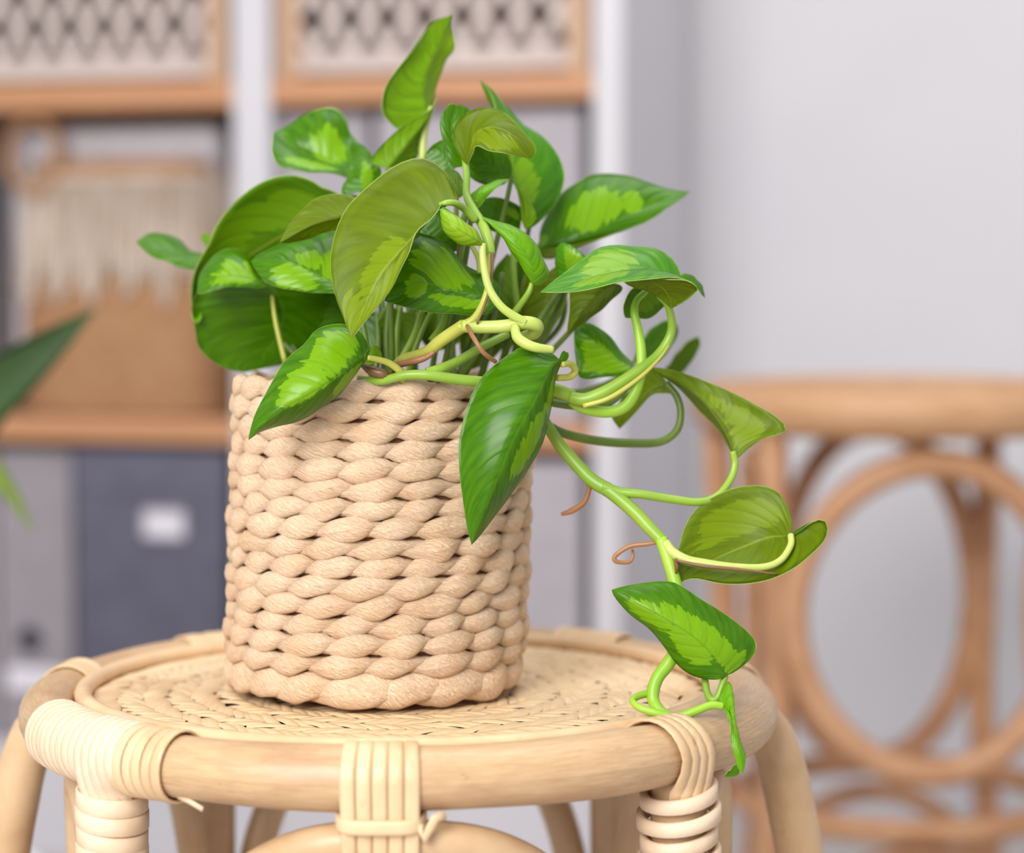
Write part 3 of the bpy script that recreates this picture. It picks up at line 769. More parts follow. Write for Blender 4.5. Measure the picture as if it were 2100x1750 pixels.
pb = pot_c(zs)
po = thing('pothos_plant', 'variegated pothos with trailing vines growing in the rope planter', 'plant', (pb.x, 0, zs))
LEAFN = [0]
def to3(pts, d0, d1, off):
    out = []; n = len(pts)
    for i, p in enumerate(pts):
        f = (i + 1) / (n + 1)
        d = p[2] if len(p) > 2 else d0 + (d1 - d0) * f + off * math.sin(math.pi * f) ** 0.8
        out.append(P(p[0], p[1], d))
    return out
def leaf(mid, A, B, da=0.0, db=0.0, under=False, tone='dark', patches=(), bulge=0.08, label=None, N=28, K=8, stall=1.15):
    LEAFN[0] += 1
    m3 = [P(*p) for p in mid]; d0, d1 = mid[0][2], mid[-1][2]
    a3 = [m3[0]] + to3(A, d0, d1, da) + [m3[-1]]; b3 = [m3[0]] + to3(B, d0, d1, db) + [m3[-1]]
    Mc, Ac, Bc = resample(m3, N, stall), resample(a3, N), resample(b3, N)
    G = np.zeros((N, 2 * K + 1, 3))
    for k in range(-K, K + 1):
        s = abs(k) / K; E = Ac if k < 0 else Bc
        G[:, k + K] = Mc + (E - Mc) * s
    du = np.gradient(G, axis=1); dv = np.gradient(G, axis=0); nm = np.cross(dv, du)
    ln = np.linalg.norm(nm, axis=2, keepdims=True); nm = nm / np.maximum(ln, 1e-12)
    cen = G[N // 4:3 * N // 4].reshape(-1, 3).mean(0); view = np.array(tuple(CP)) - cen
    if (nm[N // 4:3 * N // 4].reshape(-1, 3) @ view).mean() < 0: nm = -nm
    # blade bulges a little between midrib and margin, away from the upper side's midrib groove
    sgn = -1.0 if under else 1.0                 # +1: the upper side faces the camera
    for k in range(-K, K + 1):
        s = abs(k) / K; E = Ac if k < 0 else Bc; wd = np.linalg.norm(E - Mc, axis=1, keepdims=True)
        tt = np.sin(np.pi * np.linspace(0, 1, N))[:, None]
        G[:, k + K] += nm[:, k + K] * (sgn * bulge * 4 * s * (1 - s) * wd * tt)
        ph = np.linspace(0, 1, N)[:, None] * 9.0 + LEAFN[0]
        G[:, k + K] += nm[:, k + K] * (0.00035 * s * s * np.sin(ph * 2.3 + (1.3 if k < 0 else 0)) * tt)
    du = np.gradient(G, axis=1); dv = np.gradient(G, axis=0); n2 = np.cross(dv, du)
    ln = np.linalg.norm(n2, axis=2, keepdims=True); n2 = n2 / np.maximum(ln, 1e-12)
    flip = (n2 * nm).sum() < 0
    if flip: n2 = -n2
    top = n2 * sgn                                # normal of the upper side
    th = 0.00022; W = 2 * K + 1
    vs = list((G + top * th).reshape(-1, 3)) + list((G - top * th).reshape(-1, 3)); q = N * W
    uv = []
    for _ in range(2):
        for i in range(N):
            for k in range(W): uv.append((k / (W - 1), i / (N - 1)))
    # decide winding from the geometry
    i, k = N // 2, K // 2
    e1 = G[i + 1, k] - G[i, k]; e2 = G[i, k + 1] - G[i, k]
    ccw = np.dot(np.cross(e1, e2), top[i, k]) > 0
    fs = []; mi = []
    for i in range(N - 1):
        for k in range(W - 1):
            a, b, c, d = i * W + k, (i + 1) * W + k, (i + 1) * W + k + 1, i * W + k + 1
            f = (a, b, c, d) if ccw else (d, c, b, a)
            fs.append(f); mi.append(0); fs.append(tuple(x + q for x in f[::-1])); mi.append(1)
        for k in (0, W - 1):
            a, b = i * W + k, (i + 1) * W + k; fs.append((a, b, b + q, a + q)); mi.append(1)
    mt = leaf_mats(patches, tone, LEAFN[0] * 1.37)
    o = mesh_obj('leaf', vs, fs, None, po, True, mats=list(mt), midx=mi, uvs=uv)
    if label: o['label'] = label
    return o
M_stem = {}
def stem_mat(name, c1, c2, c3=None):
    t = NT(name); f = t.noise(t.coord(), 30, 3); t.l(t.ramp(f, [(0.3, c2), (0.7, c1)]), t.b.inputs['Base Color'])
    t.b.inputs['Roughness'].default_value = 0.38; t.b.inputs['Subsurface Weight'].default_value = 0.15; t.b.inputs['Subsurface Radius'].default_value = (0.003, 0.003, 0.001)
    t.bump(t.noise(t.mapping(t.coord(), (1, 1, 1)), 160, 2), 0.08, 0.001); M_stem[name] = t.m
stem_mat('green_vine', (146, 178, 60), (112, 152, 40)); stem_mat('pale_vine', (192, 202, 112), (166, 186, 76))
stem_mat('dark_vine', (104, 128, 40), (78, 104, 28)); stem_mat('yellow_vine', (190, 188, 84), (160, 164, 60))
stem_mat('lime_vine', (166, 204, 62), (134, 182, 44)); stem_mat('root', (172, 122, 80), (128, 86, 54))
stem_mat('dry_sheath', (132, 96, 58), (92, 64, 38))
PXM = CAMD / FPX
def vine(name, mat_, pts, w_, n=10, sm=7):
    """w_ = widths in photo pixels"""
    w_ = [w_] if isinstance(w_, (int, float)) else w_
    return MB().tube([P(*p) for p in pts], [x * 0.5 * PXM * 1.04 for x in (w_ * 2 if len(w_) == 1 else w_)], n, False, sm).build(name, M_stem[mat_], po)
SOIL = lambda dx=0, d=0: (800 + dx, 800, d)

# ---- stems and vines
vine('stem', 'yellow_vine', [(806, 775, 3), (820, 742, 5), (873, 724, 6), (904, 699, 6.6), (952, 667, 7)], [16, 22, 24, 24])
vine('stem', 'pale_vine', [(948, 669, 7), (988, 671, 7), (1036, 669, 7.2), (1074, 662, 7.4), (1100, 668, 7.2), (1094, 684, 6.6), (1074, 690, 6.2)], [24, 24, 26, 26, 20])
vine('leaf_sheath', 'pale_vine', [(1056, 668, 7.6), (1060, 690, 7.9), (1076, 704, 8.1), (1100, 713, 8.2), (1134, 717, 8.0)], [16, 20, 20, 18, 14])
vine('stem', 'pale_vine', [(990, 500, 7.2), (990, 524, 7.3), (995, 562, 7.4), (1005, 596, 7.5), (1026, 627, 7.6), (1050, 646, 7.6), (1078, 662, 7.5)], [12, 14, 15, 16, 18])
vine('stem', 'green_vine', [(953, 322, 3.2), (957, 360, 3.6), (957, 400, 4.2), (972, 432, 5), (992, 466, 5.8), (1003, 500, 6.2), (1006, 522, 6.4)], [13, 14, 17, 20, 18])
vine('stem', 'yellow_vine', [(1006, 518, 6.4), (1004, 560, 6.5), (1000, 596, 6.6), (988, 630, 6.8), (972, 655, 7), (950, 668, 7)], [14, 13, 15, 18])
vine('leaf_sheath', 'dry_sheath', [(1009, 520, 6.6), (1009, 556, 6.8), (1002, 600, 7.0), (990, 636, 7.2), (978, 664, 7.3)], [6, 5, 5, 4])
vine('petiole', 'green_vine', [(902, 420, 7.0), (916, 416, 7.1), (934, 417, 6.8), (952, 428, 6.2), (975, 452, 5.8)], [9, 12, 14, 15])
vine('aerial_root', 'root', [(958, 668, 7.3), (966, 684, 7.8), (978, 704, 8.2), (992, 724, 8.2), (1016, 742, 7.6)], [7, 9, 9, 8])
vine('aerial_root', 'root', [(818, 748, 5.4), (845, 742, 6.2), (872, 734, 6.4), (890, 722, 6.5)], [12, 13, 8])
vine('stem', 'green_vine', [(735, 778, 6.4), (780, 782, 6.8), (830, 770, 7.2), (880, 770, 7.3), (935, 778, 7.1), (990, 784, 6.8), (1060, 792, 6.0), (1135, 800, 5.0)], [14, 18, 20, 22, 22])
vine('stem', 'green_vine', [(876, 766, 7.0), (905, 757, 6.8), (940, 741, 6), (988, 712, 5), (1040, 686, 4)], [22, 20, 17, 15])
vine('petiole', 'yellow_vine', [(827, 782, 6.6), (822, 764, 7.0), (800, 746, 7.2), (776, 738, 7.4), (754, 734, 7.6)], [15, 14, 12, 10])
vine('dry_sheath', 'dry_sheath', [(740, 748, 6.6), (762, 760, 6.8), (786, 768, 6.9), (800, 772, 6.6)], [6, 20, 20, 6])
for i, (x0, y0, d0, x1, y1, d1, wd, mt) in enumerate((
    (822, 628, 2, 818, 770, 2, 13, 'green_vine'), (866, 636, 4, 815, 752, 4.4, 13, 'green_vine'), (884, 640, 3, 838, 770, 3, 12, 'green_vine'),
    (914, 640, 3.5, 884, 700, 4, 13, 'green_vine'), (858, 640, 1.5, 846, 775, 1.5, 12, 'dark_vine'), (772, 640, 0, 768, 780, 1, 13, 'dark_vine'),
    (798, 620, 1, 800, 780, 1.2, 13, 'dark_vine'), (836, 620, -1, 850, 780, -1, 14, 'dark_vine'), (936, 600, 0, 930, 780, 1.5, 14, 'dark_vine'),
    (1000, 640, 0, 930, 790, 1, 14, 'dark_vine'), (950, 480, 2.4, 944, 640, 2, 14, 'green_vine'), (1030, 560, 1, 985, 780, 0, 14, 'dark_vine'),
    (1056, 470, 0, 1062, 640, 0, 13, 'green_vine'), (1066, 620, 0, 1010, 790, -1, 14, 'dark_vine'), (958, 430, 3, 948, 505, 3, 16, 'green_vine'),
    (965, 500, 4.4, 985, 560, 4.4, 11, 'pale_vine'), (885, 220, -3.4, 866, 330, -3, 15, 'pale_vine'), (866, 330, -3, 840, 780, -1, 14, 'dark_vine'),
    (555, 560, -2, 585, 745, -1, 10, 'yellow_vine'), (1085, 465, -2, 1020, 780, -1, 12, 'dark_vine'), (1108, 500, -3, 1046, 780, -1, 13, 'dark_vine'))):
    xm, ym = (x0 + x1) / 2 + (6 if i % 2 else -6), (y0 + y1) / 2
    vine('petiole', mt, [(x0, y0, d0), (xm, ym, (d0 + d1) / 2), (x1, y1, d1)], [wd * .8, wd, wd * 1.1])
vine('petiole', 'dry_sheath', [(945, 455, 4.0), (942, 490, 4.1), (938, 530, 4.0)], [6, 8, 5])
vine('petiole', 'green_vine', [(1091, 580, 5.4), (1084, 600, 5.4), (1068, 624, 5.2), (1052, 644, 5)], [9, 12, 13])
vine('petiole', 'dark_vine', [(1180, 560, 1), (1146, 600, 1.4), (1112, 650, 2), (1090, 690, 2.4)], [12, 13, 14, 12])
vine('petiole', 'dark_vine', [(1140, 560, -3), (1158, 610, -3), (1152, 660, -3), (1120, 700, -3), (1060, 740, -2)], [10, 12, 13, 13])
# right-hand vines
vine('stem', 'lime_vine', [(1120, 792, 5.2), (1150, 804, 5.2), (1176, 814, 5.2)], [22, 25, 24])
vine('petiole', 'green_vine', [(1170, 816, 5.4), (1202, 819, 5.6), (1248, 800, 5.6), (1301, 766, 5.4), (1347, 732, 5), (1374, 690, 4.8), (1377, 655, 5), (1368, 624, 5.4), (1350, 604, 5.8)], [25, 25, 22, 18, 15, 13])
vine('leaf_sheath', 'yellow_vine', [(1196, 833, 6.2), (1250, 816, 6.3), (1310, 776, 6.0), (1350, 738, 5.6), (1372, 708, 5.3)], [9, 9, 7, 3])
vine('stem', 'lime_vine', [(1172, 822, 5.0), (1193, 836, 5.0), (1239, 845, 5.0), (1276, 838, 5.0), (1299, 812, 5.0), (1313, 771, 4.8), (1315, 725, 4.6), (1309, 678, 4.4), (1301, 643, 4.3), (1305, 618, 4.0), (1325, 597, 3.6)], [20, 22, 22, 20, 18, 15, 12])
vine('petiole', 'dark_vine', [(1100, 855, 3.2), (1130, 876, 3.4), (1162, 891, 3.2), (1223, 904, 2.8), (1285, 909, 2.4), (1352, 907, 2), (1387, 884, 1.8), (1396, 848, 1.6), (1388, 814, 1.4), (1366, 786, 1.2)], [16, 18, 18, 16, 14, 14])
vine('stem', 'dark_vine', [(1090, 815, 4.2), (1140, 828, 4.0), (1200, 834, 3.8), (1250, 826, 3.4), (1290, 790, 3)], [14, 15, 15, 13])
vine('stem', 'green_vine', [(1085, 810, 4.2), (1112, 856, 4.4), (1146, 910, 4.6), (1177, 947, 4.9), (1214, 985, 5.2), (1254, 1010, 5.5), (1301, 1050, 5.9), (1331, 1082, 6.2), (1362, 1114, 6.5)], [20, 22, 26, 28, 26, 24])
vine('petiole', 'green_vine', [(1236, 998, 5.5), (1270, 1009, 5.6), (1316, 1014, 5.7), (1378, 1024, 5.6), (1433, 1030, 5.4), (1472, 1017, 5), (1498, 984, 4.6), (1507, 952, 4.4), (1503, 926, 4.4)], [20, 18, 16, 15, 14, 13])
vine('stem', 'lime_vine', [(1356, 1106, 6.5), (1368, 1140, 6.8), (1384, 1194, 7.2), (1396, 1250, 7.6), (1392, 1320, 8.0), (1370, 1362, 8.3), (1350, 1388, 8.5), (1340, 1415, 8.7), (1341, 1440, 8.9), (1356, 1460, 9.3), (1384, 1470, 9.6)], [24, 25, 26, 26, 24, 24, 22, 12])
vine('petiole', 'pale_vine', [(1364, 1114, 6.7), (1380, 1134, 7.0), (1408, 1149, 7.3), (1440, 1155, 7.5), (1500, 1163, 7.7), (1563, 1164, 7.6), (1600, 1150, 7.4), (1621, 1120, 7.0), (1622, 1098, 6.6)], [20, 20, 17, 14, 13, 13])
vine('leaf_sheath', 'dry_sheath', [(1386, 1150, 7.5), (1440, 1161, 7.9), (1510, 1168, 8.0), (1596, 1178, 7.8)], [5, 7, 7, 3])
vine('leaf_sheath', 'dry_sheath', [(1384, 1146, 7.4), (1388, 1164, 7.4), (1386, 1178, 7.3)], [7, 9, 4])
vine('stem', 'lime_vine', [(1334, 1421, 8.5), (1310, 1428, 8.9), (1297, 1437, 9.3), (1310, 1451, 9.7), (1343, 1462, 9.9), (1384, 1471, 9.9), (1423, 1460, 9.9), (1457, 1447, 9.8), (1482, 1449, 9.7)], [14, 13, 12, 14, 16, 16, 15, 15])
vine('petiole', 'green_vine', [(1445, 1388, 8.6), (1450, 1420, 9.0), (1460, 1436, 9.3), (1472, 1430, 9.3), (1480, 1408, 9.2), (1488, 1386, 9.0)], [13, 14, 14, 13, 12])
vine('aerial_root', 'root', [(1206, 988, 5.2), (1208, 1006, 5.1), (1198, 1030, 5.0), (1172, 1048, 4.8), (1152, 1055, 4.6)], [8, 10, 11, 12, 7])
vine('aerial_root', 'root', [(1350, 1112, 6.4), (1326, 1116, 6.2), (1291, 1121, 6.0), (1262, 1140, 5.9), (1264, 1152, 5.9), (1290, 1153, 5.8), (1298, 1140, 5.7), (1297, 1128, 5.6)], [8, 9, 9, 7, 5])
vine('petiole', 'yellow_vine', [(1142, 775, 6.6), (1168, 773, 6.2), (1180, 760, 6.2), (1170, 747, 6.6), (1152, 748, 7.2)], [13, 13, 13, 11])

# ---- leaves (midrib base -> tip, the two margins; x, y, distance)
leaf([(905, 420, 7.2), (845, 490, 8.6), (779, 568, 9.4), (719, 697, 9.4)],
     [(938, 409, 6.4), (928, 381, 6), (903, 343, 5.6), (860, 324, 5.6), (808, 340, 6), (752, 385, 6.8), (702, 440, 7.6), (678, 520, 8.2), (686, 600, 8.8), (708, 660, 9.2)],
     [(884, 448), (854, 478), (834, 524), (806, 586), (779, 622), (736, 675)], 0, 1.2, True, 'olive', ((0.55, 0.7, 0.5, 0.28), (-.12, .62, .2, .2)  , (-.3, .9, .5, .1)), 0.10, 'olive green underside')
leaf([(875, 232, -4), (872, 172, -4.2), (888, 120, -4.6), (907, 76, -5), (926, 29, -5.4)],
     [(850, 264, -3.6), (820, 267, -3.2), (789, 238, -2.8), (783, 209, -2.8), (791, 177, -3), (814, 143, -3.4), (843, 106, -3.8), (871, 66, -4.4), (886, 46, -4.8), (915, 34, -5.2)],
     [(882, 226), (889, 206), (900, 160), (914, 126), (931, 103), (930, 80), (924, 50)], 0, -0.8, True, 'young', ((.5, .5, .5, .5),), 0.08)
leaf([(795, 345, -2), (840, 290, -2.4), (875, 245, -2.8), (897, 201, -3.2)], [(768, 338), (761, 328), (780, 302), (814, 268), (843, 249), (880, 226)], [(830, 340), (854, 322), (868, 292), (881, 250), (889, 218)], 0.4, -1, True, 'young', (), 0.06)
leaf([(735, 352, -4.6), (690, 340, -4.8), (637, 322, -5), (590, 296, -5.2), (560, 272, -5.4)],
     [(752, 318), (730, 288), (717, 270), (706, 240), (683, 221), (643, 226), (603, 251), (575, 266)],
     [(715, 364), (690, 358), (660, 354), (603, 350), (572, 339), (558, 312), (558, 290)], -1.2, 1.4, False, 'dark', ((-.30, .42, .34, .20), (.6, .45, .25, .22)), 0.10)
leaf([(742, 392, -1.6), (745, 355, -2), (735, 320, -2.6), (722, 288, -3)], [(705, 400), (702, 385), (714, 362), (718, 330), (716, 300)], [(775, 390), (782, 352), (766, 322), (745, 300)], .2, -.4, False, 'dark', ((.2, .3, .3, .3),), 0.05)
# big cupped leaf on the far left: upper part seen from below, lower part dark
leaf([(700, 412, -2.4), (600, 470, -3.4), (500, 530, -4), (430, 590, -4.2), (398, 650, -4)],
     [(690, 394, -2), (663, 386, -2), (640, 371, -2), (603, 359, -2), (560, 364, -2), (517, 386, -2.1), (474, 423, -2.3), (443, 463, -2.5), (429, 500, -2.6), (403, 546, -2.8), (393, 580, -3), (392, 620, -3.4)],
     [(700, 500, -3.4), (640, 560, -4), (560, 600, -4.6), (480, 640, -4.8), (420, 660, -4.4)], 0, 0, True, 'mid', ((-.6, .62, .4, .2), (-.4, .35, .3, .2)), 0.10)
leaf([(560, 585, -1.2), (580, 640, -2.2), (560, 700, -3.2), (500, 764, -4)],
     [(500, 560, -1.4), (430, 570, -1.6), (394, 620, -2.2), (400, 677, -3), (406, 708, -3.4), (428, 735, -3.7), (462, 755, -3.9)],
     [(640, 570, -1.4), (700, 600, -1.8), (716, 660, -2.6), (690, 700, -3.2), (630, 730, -3.6), (574, 748, -3.9)], 0, 0, False, 'dark', (), 0.03)
leaf([(412, 640, -3), (402, 655, -2.6), (414, 652, -2.2)], [(396, 630), (394, 650), (402, 664)], [(414, 640), (412, 646)], .2, .2, False, 'young', (), 0.0, None, 10, 4)
leaf([(551, 588, -.6), (510, 570, -.3), (450, 570, 0), (404, 602, .2)], [(524, 562), (511, 540), (505, 518), (483, 511), (454, 516), (429, 534), (410, 567)], [(530, 592), (503, 589), (471, 589), (437, 597), (415, 603)], -1.8, .5, False, 'dark', ((.2, .5, .6, .28),), 0.12)
leaf([(720, 597, 2.2), (683, 580, 2.4), (631, 554, 2.4), (580, 534, 2.2), (514, 536, 1.8)], [(730, 540), (715, 485), (683, 474), (631, 483), (574, 502), (535, 520)], [(705, 606), (683, 602), (640, 600), (603, 596), (563, 587), (535, 568)], -1.6, 1.0, False, 'dark', ((-.3, .28, .35, .14), (.5, .55, .5, .2), (-.2, .5, .18, .12)), 0.10)
leaf([(750, 438, 3.4), (700, 446, 3.8), (640, 462, 4), (573, 498, 4)], [(740, 412), (726, 404), (700, 399), (674, 399), (649, 406), (626, 426), (597, 454)], [(735, 460), (710, 466), (683, 472), (640, 487), (603, 497)], -.6, -.8, True, 'olive', ((.5, .4, .4, .4),), 0.08)
leaf([(424, 522, -6), (390, 524, -6), (340, 516, -6), (279, 497, -6.2)], [(410, 520), (391, 514), (369, 494), (337, 479), (306, 480)], [(416, 545), (397, 553), (374, 549), (340, 537), (305, 522)], -1.6, .8, False, 'dark', (), 0.08)
leaf([(420, 498, -5), (424, 488, -5), (420, 476, -5)], [(414, 496), (414, 484)], [(434, 494), (432, 484)], 0, 0, True, 'young', (), 0, None, 8, 3)
leaf([(747, 730, 7.8), (705, 762, 8.8), (647, 802, 9.4), (563, 850, 9.4), (509, 903, 9)],
     [(756, 712, 7.2), (738, 680, 7), (710, 667, 7), (680, 667, 7.1), (647, 678, 7.4), (623, 707, 7.8), (580, 747, 8.3), (547, 803, 8.6), (521, 858, 8.8)],
     [(745, 742), (733, 762), (707, 797), (667, 831), (627, 857), (563, 877), (530, 887)], 0, -.5, False, 'dark', ((-.42, .32, .4, .16), (-.25, .55, .34, .18), (.55, .22, .4, .16)), 0.10, 'glossy dark leaf with lime patch')
leaf([(778, 736, 7.0), (762, 730, 7.4), (748, 744, 7.6)], [(784, 732), (776, 712), (764, 708), (754, 720)], [(768, 744), (756, 748)], -.4, .2, True, 'young', (), 0.05, None, 12, 4)
leaf([(1148, 738, 7.4), (1128, 757, 7.9), (1097, 818, 8.6), (1047, 912, 9.2), (1000, 1030, 9.2), (967, 1118, 8.6)],
     [(1132, 726, 7.0), (1108, 716, 6.9), (1075, 710, 7), (1030, 737, 7.2), (987, 777, 7.5), (960, 830, 7.9), (943, 897, 8.2), (943, 970, 8.5), (950, 1030, 8.6), (960, 1088, 8.6)],
     [(1150, 748), (1138, 777), (1131, 837), (1113, 903), (1080, 970), (1040, 1023), (997, 1083)], 0, -1.0, False, 'dark', ((.42, .48, .24, .16), (.62, .22, .2, .10)), 0.10, 'long dark leaf hanging over the planter front')
leaf([(1147, 744, 7.3), (1156, 735, 7), (1160, 722, 6.6)], [(1142, 748), (1149, 730), (1154, 720)], [(1158, 744), (1166, 732), (1165, 724)], 0, -.2, False, 'dark', (), 0, None, 10, 4)
leaf([(1018, 622, 4.6), (988, 608, 5.2), (916, 594, 5.8), (856, 580, 6), (789, 618, 6.2)],
     [(1027, 608, 4), (1024, 590, 4), (1010, 572, 4), (988, 560, 4), (964, 549, 4.2), (945, 534, 4.4), (923, 510, 4.4), (899, 490, 4.5), (873, 481, 4.6), (850, 478, 4.8), (815, 510, 5.2), (796, 570, 5.8)],
     [(1012, 636), (988, 646), (940, 645), (892, 642), (844, 634), (813, 625)], 0, .9, False, 'dark', ((-.4, .5, .4, .2), (.5, .42, .25, .22), (.15, .75, .4, .08)), 0.08)
leaf([(958, 338, 3.6), (968, 298, 4), (984, 268, 4.4), (1020, 262, 5), (1060, 284, 5.2), (1090, 326, 5)],
     [(945, 324, 3.6), (931, 287, 3.6), (931, 262, 3.6), (944, 242, 3.7), (969, 226, 3.8), (997, 219, 3.9), (1029, 229, 4), (1054, 249, 4.2), (1074, 271, 4.4), (1095, 295, 4.6), (1099, 312, 4.8)],
     [(963, 330, 4), (969, 314, 4.4), (977, 300, 4.9), (1003, 309, 5.4), (1029, 314, 5.6), (1060, 320, 5.4)], 0, 0, True, 'olive', ((.3, .35, .4, .2), (.5, .6, .4, .2)), 0.12)
leaf([(954, 341, 2.6), (932, 300, 2.6), (925, 260, 2.4), (934, 215, 2.2)], [(934, 343), (922, 335), (914, 303), (904, 274), (903, 246), (910, 228), (923, 213)], [(965, 315), (975, 270), (970, 235), (950, 218)], .2, -.4, False, 'dark', (), 0.14)
leaf([(1084, 471, -.6), (1072, 410, -.6), (1050, 345, -1.2), (1020, 250, -2), (984, 164, -2.8)],
     [(1072, 457, 0), (1067, 420, .4), (1060, 385, .6), (1042, 362, .4), (1029, 337, 0), (1027, 312, -.4), (1022, 260, -1.2), (1014, 211, -2), (1002, 184, -2.4)],
     [(1100, 460), (1118, 442), (1146, 406), (1157, 369), (1151, 337), (1131, 300), (1106, 274), (1074, 257), (1051, 234), (1029, 209), (1012, 187)], 0, -1.6, False, 'mid', ((.12, .36, .30, .16), (-.4, .2, .4, .2)), 0.08)
leaf([(1078, 471, .6), (1078, 440, .9), (1076, 412, .9), (1064, 384, .7)], [(1071, 455), (1069, 420), (1064, 395)], [(1096, 458), (1099, 440), (1089, 414), (1074, 396)], 0, .2, True, 'young', (), .08, None, 14, 5)
leaf([(1106, 512, -2.6), (1140, 500, -2.4), (1206, 484, -2.4), (1277, 446, -3), (1349, 416, -3.8), (1416, 393, -4.4)],
     [(1108, 474, -3.4), (1126, 434, -3.8), (1151, 397, -4), (1180, 377, -4.2), (1211, 361, -4.4), (1249, 356, -4.5), (1289, 361, -4.5), (1323, 373, -4.5), (1363, 386, -4.5), (1395, 392, -4.5)],
     [(1120, 512), (1177, 505), (1220, 492), (1277, 474), (1329, 454), (1363, 431), (1397, 408)], 0, 0.6, False, 'dark', ((-.36, .44, .32, .18), (-.5, .08, .3, .06), (-.2, .66, .3, .06)), 0.08, 'dark leaf with pale patch pointing sideways')
leaf([(1106, 512, -2.6), (1150, 510, -2.2), (1200, 500, -2.2), (1260, 480, -2.6)], [(1130, 498), (1200, 490)], [(1110, 530), (1140, 530), (1177, 512), (1220, 494)], -.3, .3, True, 'olive', (), .04, None, 14, 4)
leaf([(1377, 632, 5.8), (1372, 600, 5.4), (1330, 556, 4.8), (1250, 560, 5.6), (1180, 580, 6.6), (1107, 600, 7.2)],
     [(1392, 600, 4.6), (1396, 571, 4), (1389, 549, 3.6), (1371, 526, 3.4), (1343, 509, 3.3), (1306, 506, 3.4), (1266, 504, 3.6), (1226, 511, 4), (1191, 534, 4.8), (1146, 569, 6)],
     [(1400, 620, 6.2), (1420, 606, 6.6), (1431, 592, 6.9), (1418, 579, 7.2), (1383, 571, 7.4), (1334, 571, 7.6), (1277, 579, 7.6), (1220, 591, 7.5), (1163, 600, 7.4)], 0, 0, False, 'mid', ((-.3, .60, .55, .16), (.4, .68, .4, .15)), 0.06, 'arched leaf with lime patch above the vine loops')
leaf([(1330, 574, 7.2), (1358, 590, 6.8), (1374, 612, 6.2), (1377, 633, 5.9)], [(1280, 580, 7.5), (1310, 592, 6.8), (1345, 606, 6.2)], [(1384, 573, 7.4), (1420, 581, 7.2), (1431, 593, 6.9), (1418, 608, 6.4), (1394, 624, 6)], 0, 0, True, 'olive', (), .05, None, 16, 5)
leaf([(1392, 566, 4.0), (1416, 574, 3.8), (1436, 588, 3.6), (1446, 612, 3.4)], [(1400, 574), (1420, 584), (1438, 602)], [(1410, 562), (1432, 576), (1442, 594)], .2, -.3, False, 'dark', (), .05, None, 12, 4)
leaf([(1172, 568, 1.6), (1168, 545, 1.8), (1160, 520, 1.8), (1154, 497, 1.6)], [(1146, 570), (1139, 532), (1143, 508)], [(1210, 560), (1210, 535), (1197, 522), (1171, 503)], -.2, .4, False, 'mid', ((.3, .4, .5, .5),), 0.08)
leaf([(1255, 580, 3), (1225, 605, 3.2), (1195, 640, 3.2), (1163, 687, 3)], [(1215, 576), (1172, 590), (1168, 606), (1168, 635), (1164, 670)], [(1274, 586), (1271, 600), (1237, 631), (1203, 660), (1180, 672)], .2, -.8, True, 'olive', ((.3, .4, .4, .3),), 0.08)
leaf([(1330, 596, 3.4), (1318, 620, 3.2), (1305, 640, 3), (1282, 652, 2.8)], [(1310, 588), (1294, 595), (1280, 622), (1279, 642)], [(1365, 592), (1376, 610), (1354, 637), (1329, 653), (1300, 652)], .2, -.3, True, 'mid', ((.2, .4, .5, .3),), 0.08)
leaf([(1296, 754, 1), (1265, 740, 1), (1225, 705, .8), (1178, 670, .6)], [(1300, 748), (1280, 730), (1263, 706), (1234, 676), (1203, 663)], [(1284, 768), (1240, 774), (1189, 775), (1181, 740), (1177, 700)], -.4, .6, False, 'dark', ((.3, .4, .5, .4),), 0.08)
leaf([(1300, 740, -4.6), (1330, 712, -4.8), (1356, 685, -5), (1382, 657, -5)], [(1308, 715), (1330, 680), (1357, 660)], [(1330, 750), (1360, 732), (1380, 706), (1391, 678)], .2, -.4, False, 'dark', (), .06)
leaf([(1350, 772, -7), (1385, 742, -7.2), (1412, 715, -7.4), (1432, 690, -7.4)], [(1368, 752), (1397, 714), (1418, 696)], [(1380, 772), (1404, 760), (1422, 735), (1436, 708)], .2, -.4, True, 'dark', (), .06)
leaf([(1508, 944, 4.4), (1488, 888, 4.0), (1440, 822, 3.2), (1390, 785, 2.4), (1326, 752, 1.4)],
     [(1520, 934, 4.4), (1532, 922, 4.4), (1563, 901, 4.6), (1606, 889, 4.8), (1612, 874, 4.7), (1588, 852, 4.4), (1548, 829, 4), (1495, 802, 3.4), (1440, 779, 2.8), (1378, 759, 2)],
     [(1498, 922), (1485, 898), (1464, 873), (1440, 846), (1409, 815), (1378, 784)], 0, -1.2, True, 'olive', ((-.4, .3, .3, .25),), 0.08, 'olive green underside')
leaf([(1372, 790, .8), (1340, 795, .6), (1305, 830, .4), (1270, 880, 0)], [(1345, 756), (1326, 752), (1300, 790), (1275, 820), (1254, 852)], [(1390, 808), (1362, 806), (1335, 812), (1300, 850)], -.4, .3, True, 'olive', (), 0.08)
